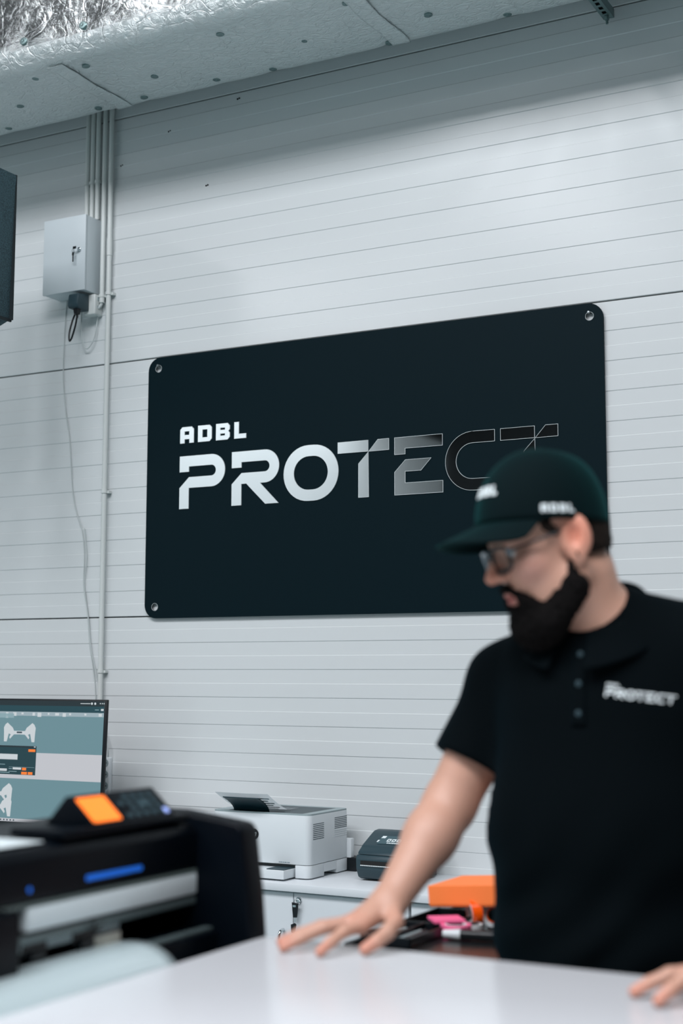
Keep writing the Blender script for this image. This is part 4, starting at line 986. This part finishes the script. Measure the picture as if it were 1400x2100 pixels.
B().lathe([(.0022, -.003), (.0055, -.003), (.0062, 0), (.0055, .003), (.0022, .003), (.0022, -.003)], H(-.003, .0865, -.026), lf, 18).obj('ear_plug', 'ear_plug', man, smooth=40)
# --- polo shirt
SF = Field(g0, (-.36, -1.70, 1.60), .005); SF.lo = g0.copy()
torso(SF, .012, .05)
def sleeve(a, b_, t):
    a = np.array(a); b_ = np.array(b_); e = a+(b_-a)*t
    SF.add(cap_(a, e, .074, .071), .03); return a, e
HEMS = []
for a, b_, t in ((SHR, ELR, .66), (SHL, ELL, .62)):
    a_, e_ = sleeve(a, b_, t+.25); HEMS.append((np.array(a), np.array(b_), t))
SF.add(cap_((-.80, -1.945, .93), (-.80, -1.945, .86), .150, .150), .05)
SF.cut(lambda X, Y, Z: (.84-Z)+0*X+0*Y)
for a, b_, t in HEMS:
    d = (b_-a)/np.linalg.norm(b_-a); p = a+(b_-a)*t
    def hem(X, Y, Z, d=d, p=p):
        s_ = (X-p[0])*d[0]+(Y-p[1])*d[1]+(Z-p[2])*d[2]; rad = np.sqrt(np.maximum((X-p[0])**2+(Y-p[1])**2+(Z-p[2])**2-s_**2, 0))
        return np.where(rad < .093, s_, -.05)
    SF.cut(hem)
SF.add(cap_(NB, H(-.03, 0, -.06), .070, .066), .008, sub=True)
def folds(bm):
    for v in bm.verts:
        c = v.co; f = .0035*noise.noise(Vector((c.x*16, c.y*9, c.z*5+c.x*6)))+.006*noise.noise(Vector((c.x*7+c.z*5, c.y*5, c.z*4)))
        if c.z < 1.25: f += .004*math.sin((c.z-c.x*.9)*46+3*noise.noise(c*5))*max(0, min(1, (1.25-c.z)/.2))*(.4+noise.noise(c*4))
        v.co += v.normal*f
shirt = SF.mesh('polo_shirt', 'shirt', man, folds)
sbm = bmesh.new(); sbm.from_mesh(shirt.data); SBV = BVHTree.FromBMesh(sbm); sbm.free()
# collar: a folded band round the neck, open at the front
def collar(u, v):
    a = math.radians(14)+u*math.radians(332)       # from just right of the throat round the back
    ca, sa = math.cos(a), math.sin(a)
    back = .5-.5*ca                                  # 0 at the throat, 1 at the nape
    fwd = Vector((-.10, -1, 0)).normalized(); lft = Vector((1, -.10, 0)).normalized()
    cen = Vector(NB)+Vector((.004, -.004, 0))
    zi_ = -.030+.098*back; R = .074+.010*(1-back)
    if v < .4: t = v/.4; r = R+.002+.004*t; z = zi_+.034*t-.012*(1-t)*0
    elif v < .5: t = (v-.4)/.1; r = R+.006+.006*t; z = zi_+.034+.003*math.sin(t*math.pi)
    else: t = (v-.5)/.5; r = R+.012+(.026+.018*(1-back))*t; z = zi_+.034-(.040+.022*(1-back)**2)*t
    return cen+(fwd*ca+lft*sa)*r+Vector((0, 0, z))
B().grid(collar, 72, 18).obj('collar', 'shirt', shirt, smooth='all', solid=.0025)
def on_shirt(x, z, h):
    hit = SBV.ray_cast(Vector((x, -2.6, z)), Vector((0, 1, 0))); p, n = hit[0], hit[1]
    return (p if p else Vector((x, -2.08, z)))+Vector((0, -h, 0))
pk = B(); pk.grid(lambda u, v: on_shirt(-.822+.026*u+.004*v, 1.475-.15*v, .0022), 6, 24); pk.obj('placket', 'shirt', shirt, smooth='all', solid=.0015)
for z in (1.445, 1.395, 1.345):
    c = on_shirt(-.807+.002*(1.445-z)*10, z, .0035); B().lathe([(.0001, -.0012), (.004, -.0016), (.0052, -.0006), (.0052, .001)], c, (0, 1, 0), 16).obj('button', 'plastic_slate', shirt, smooth='all')
for ch, pl, holes in shifted(WORD, 800, 110)+shifted(SMALL, 800, 110):
    sc = .108/1504; ta = math.radians(-7)
    def w3(u, y, v):
        uu, vv = u*sc, v*sc*1.0; x = -.707+uu*math.cos(ta)-vv*math.sin(ta); z = 1.375+uu*math.sin(ta)+vv*math.cos(ta); return on_shirt(x, z, .0012-y*.2)
    letter(pl, holes, w3, 'chest_letter', shirt, ['white_ink', 'white_ink'], depth=.003, rim=1.0)
# --- trousers and shoes
TF = Field((-1.06, -2.16, 0.0), (-.54, -1.74, .98), .008)
TF.add(ell((-.80, -1.94, .93), (.170, .128, .10)), .03)
for sgn, x in ((1, -.895), (-1, -.705)): TF.add(cap_((x, -1.94, .90), (x, -1.955, .50), .096, .076), .04).add(cap_((x, -1.955, .50), (x, -1.90, .08), .076, .070), .03)
TF.cut(lambda X, Y, Z: np.maximum(.075-Z, Z-.95)+0*X+0*Y)
TF.mesh('trousers', 'trousers', man)
for sgn, x in ((1, -.895), (-1, -.705)):
    b = B(); b.prism([(-1.845, .004), (-2.10, .004), (-2.125, .02), (-2.11, .05), (-2.02, .075), (-1.96, .10), (-1.85, .10), (-1.84, .03)], YZ, x-.042, x+.042, bev=.012, seg=3); b.obj('shoe', 'shoe_black', man, smooth=40)
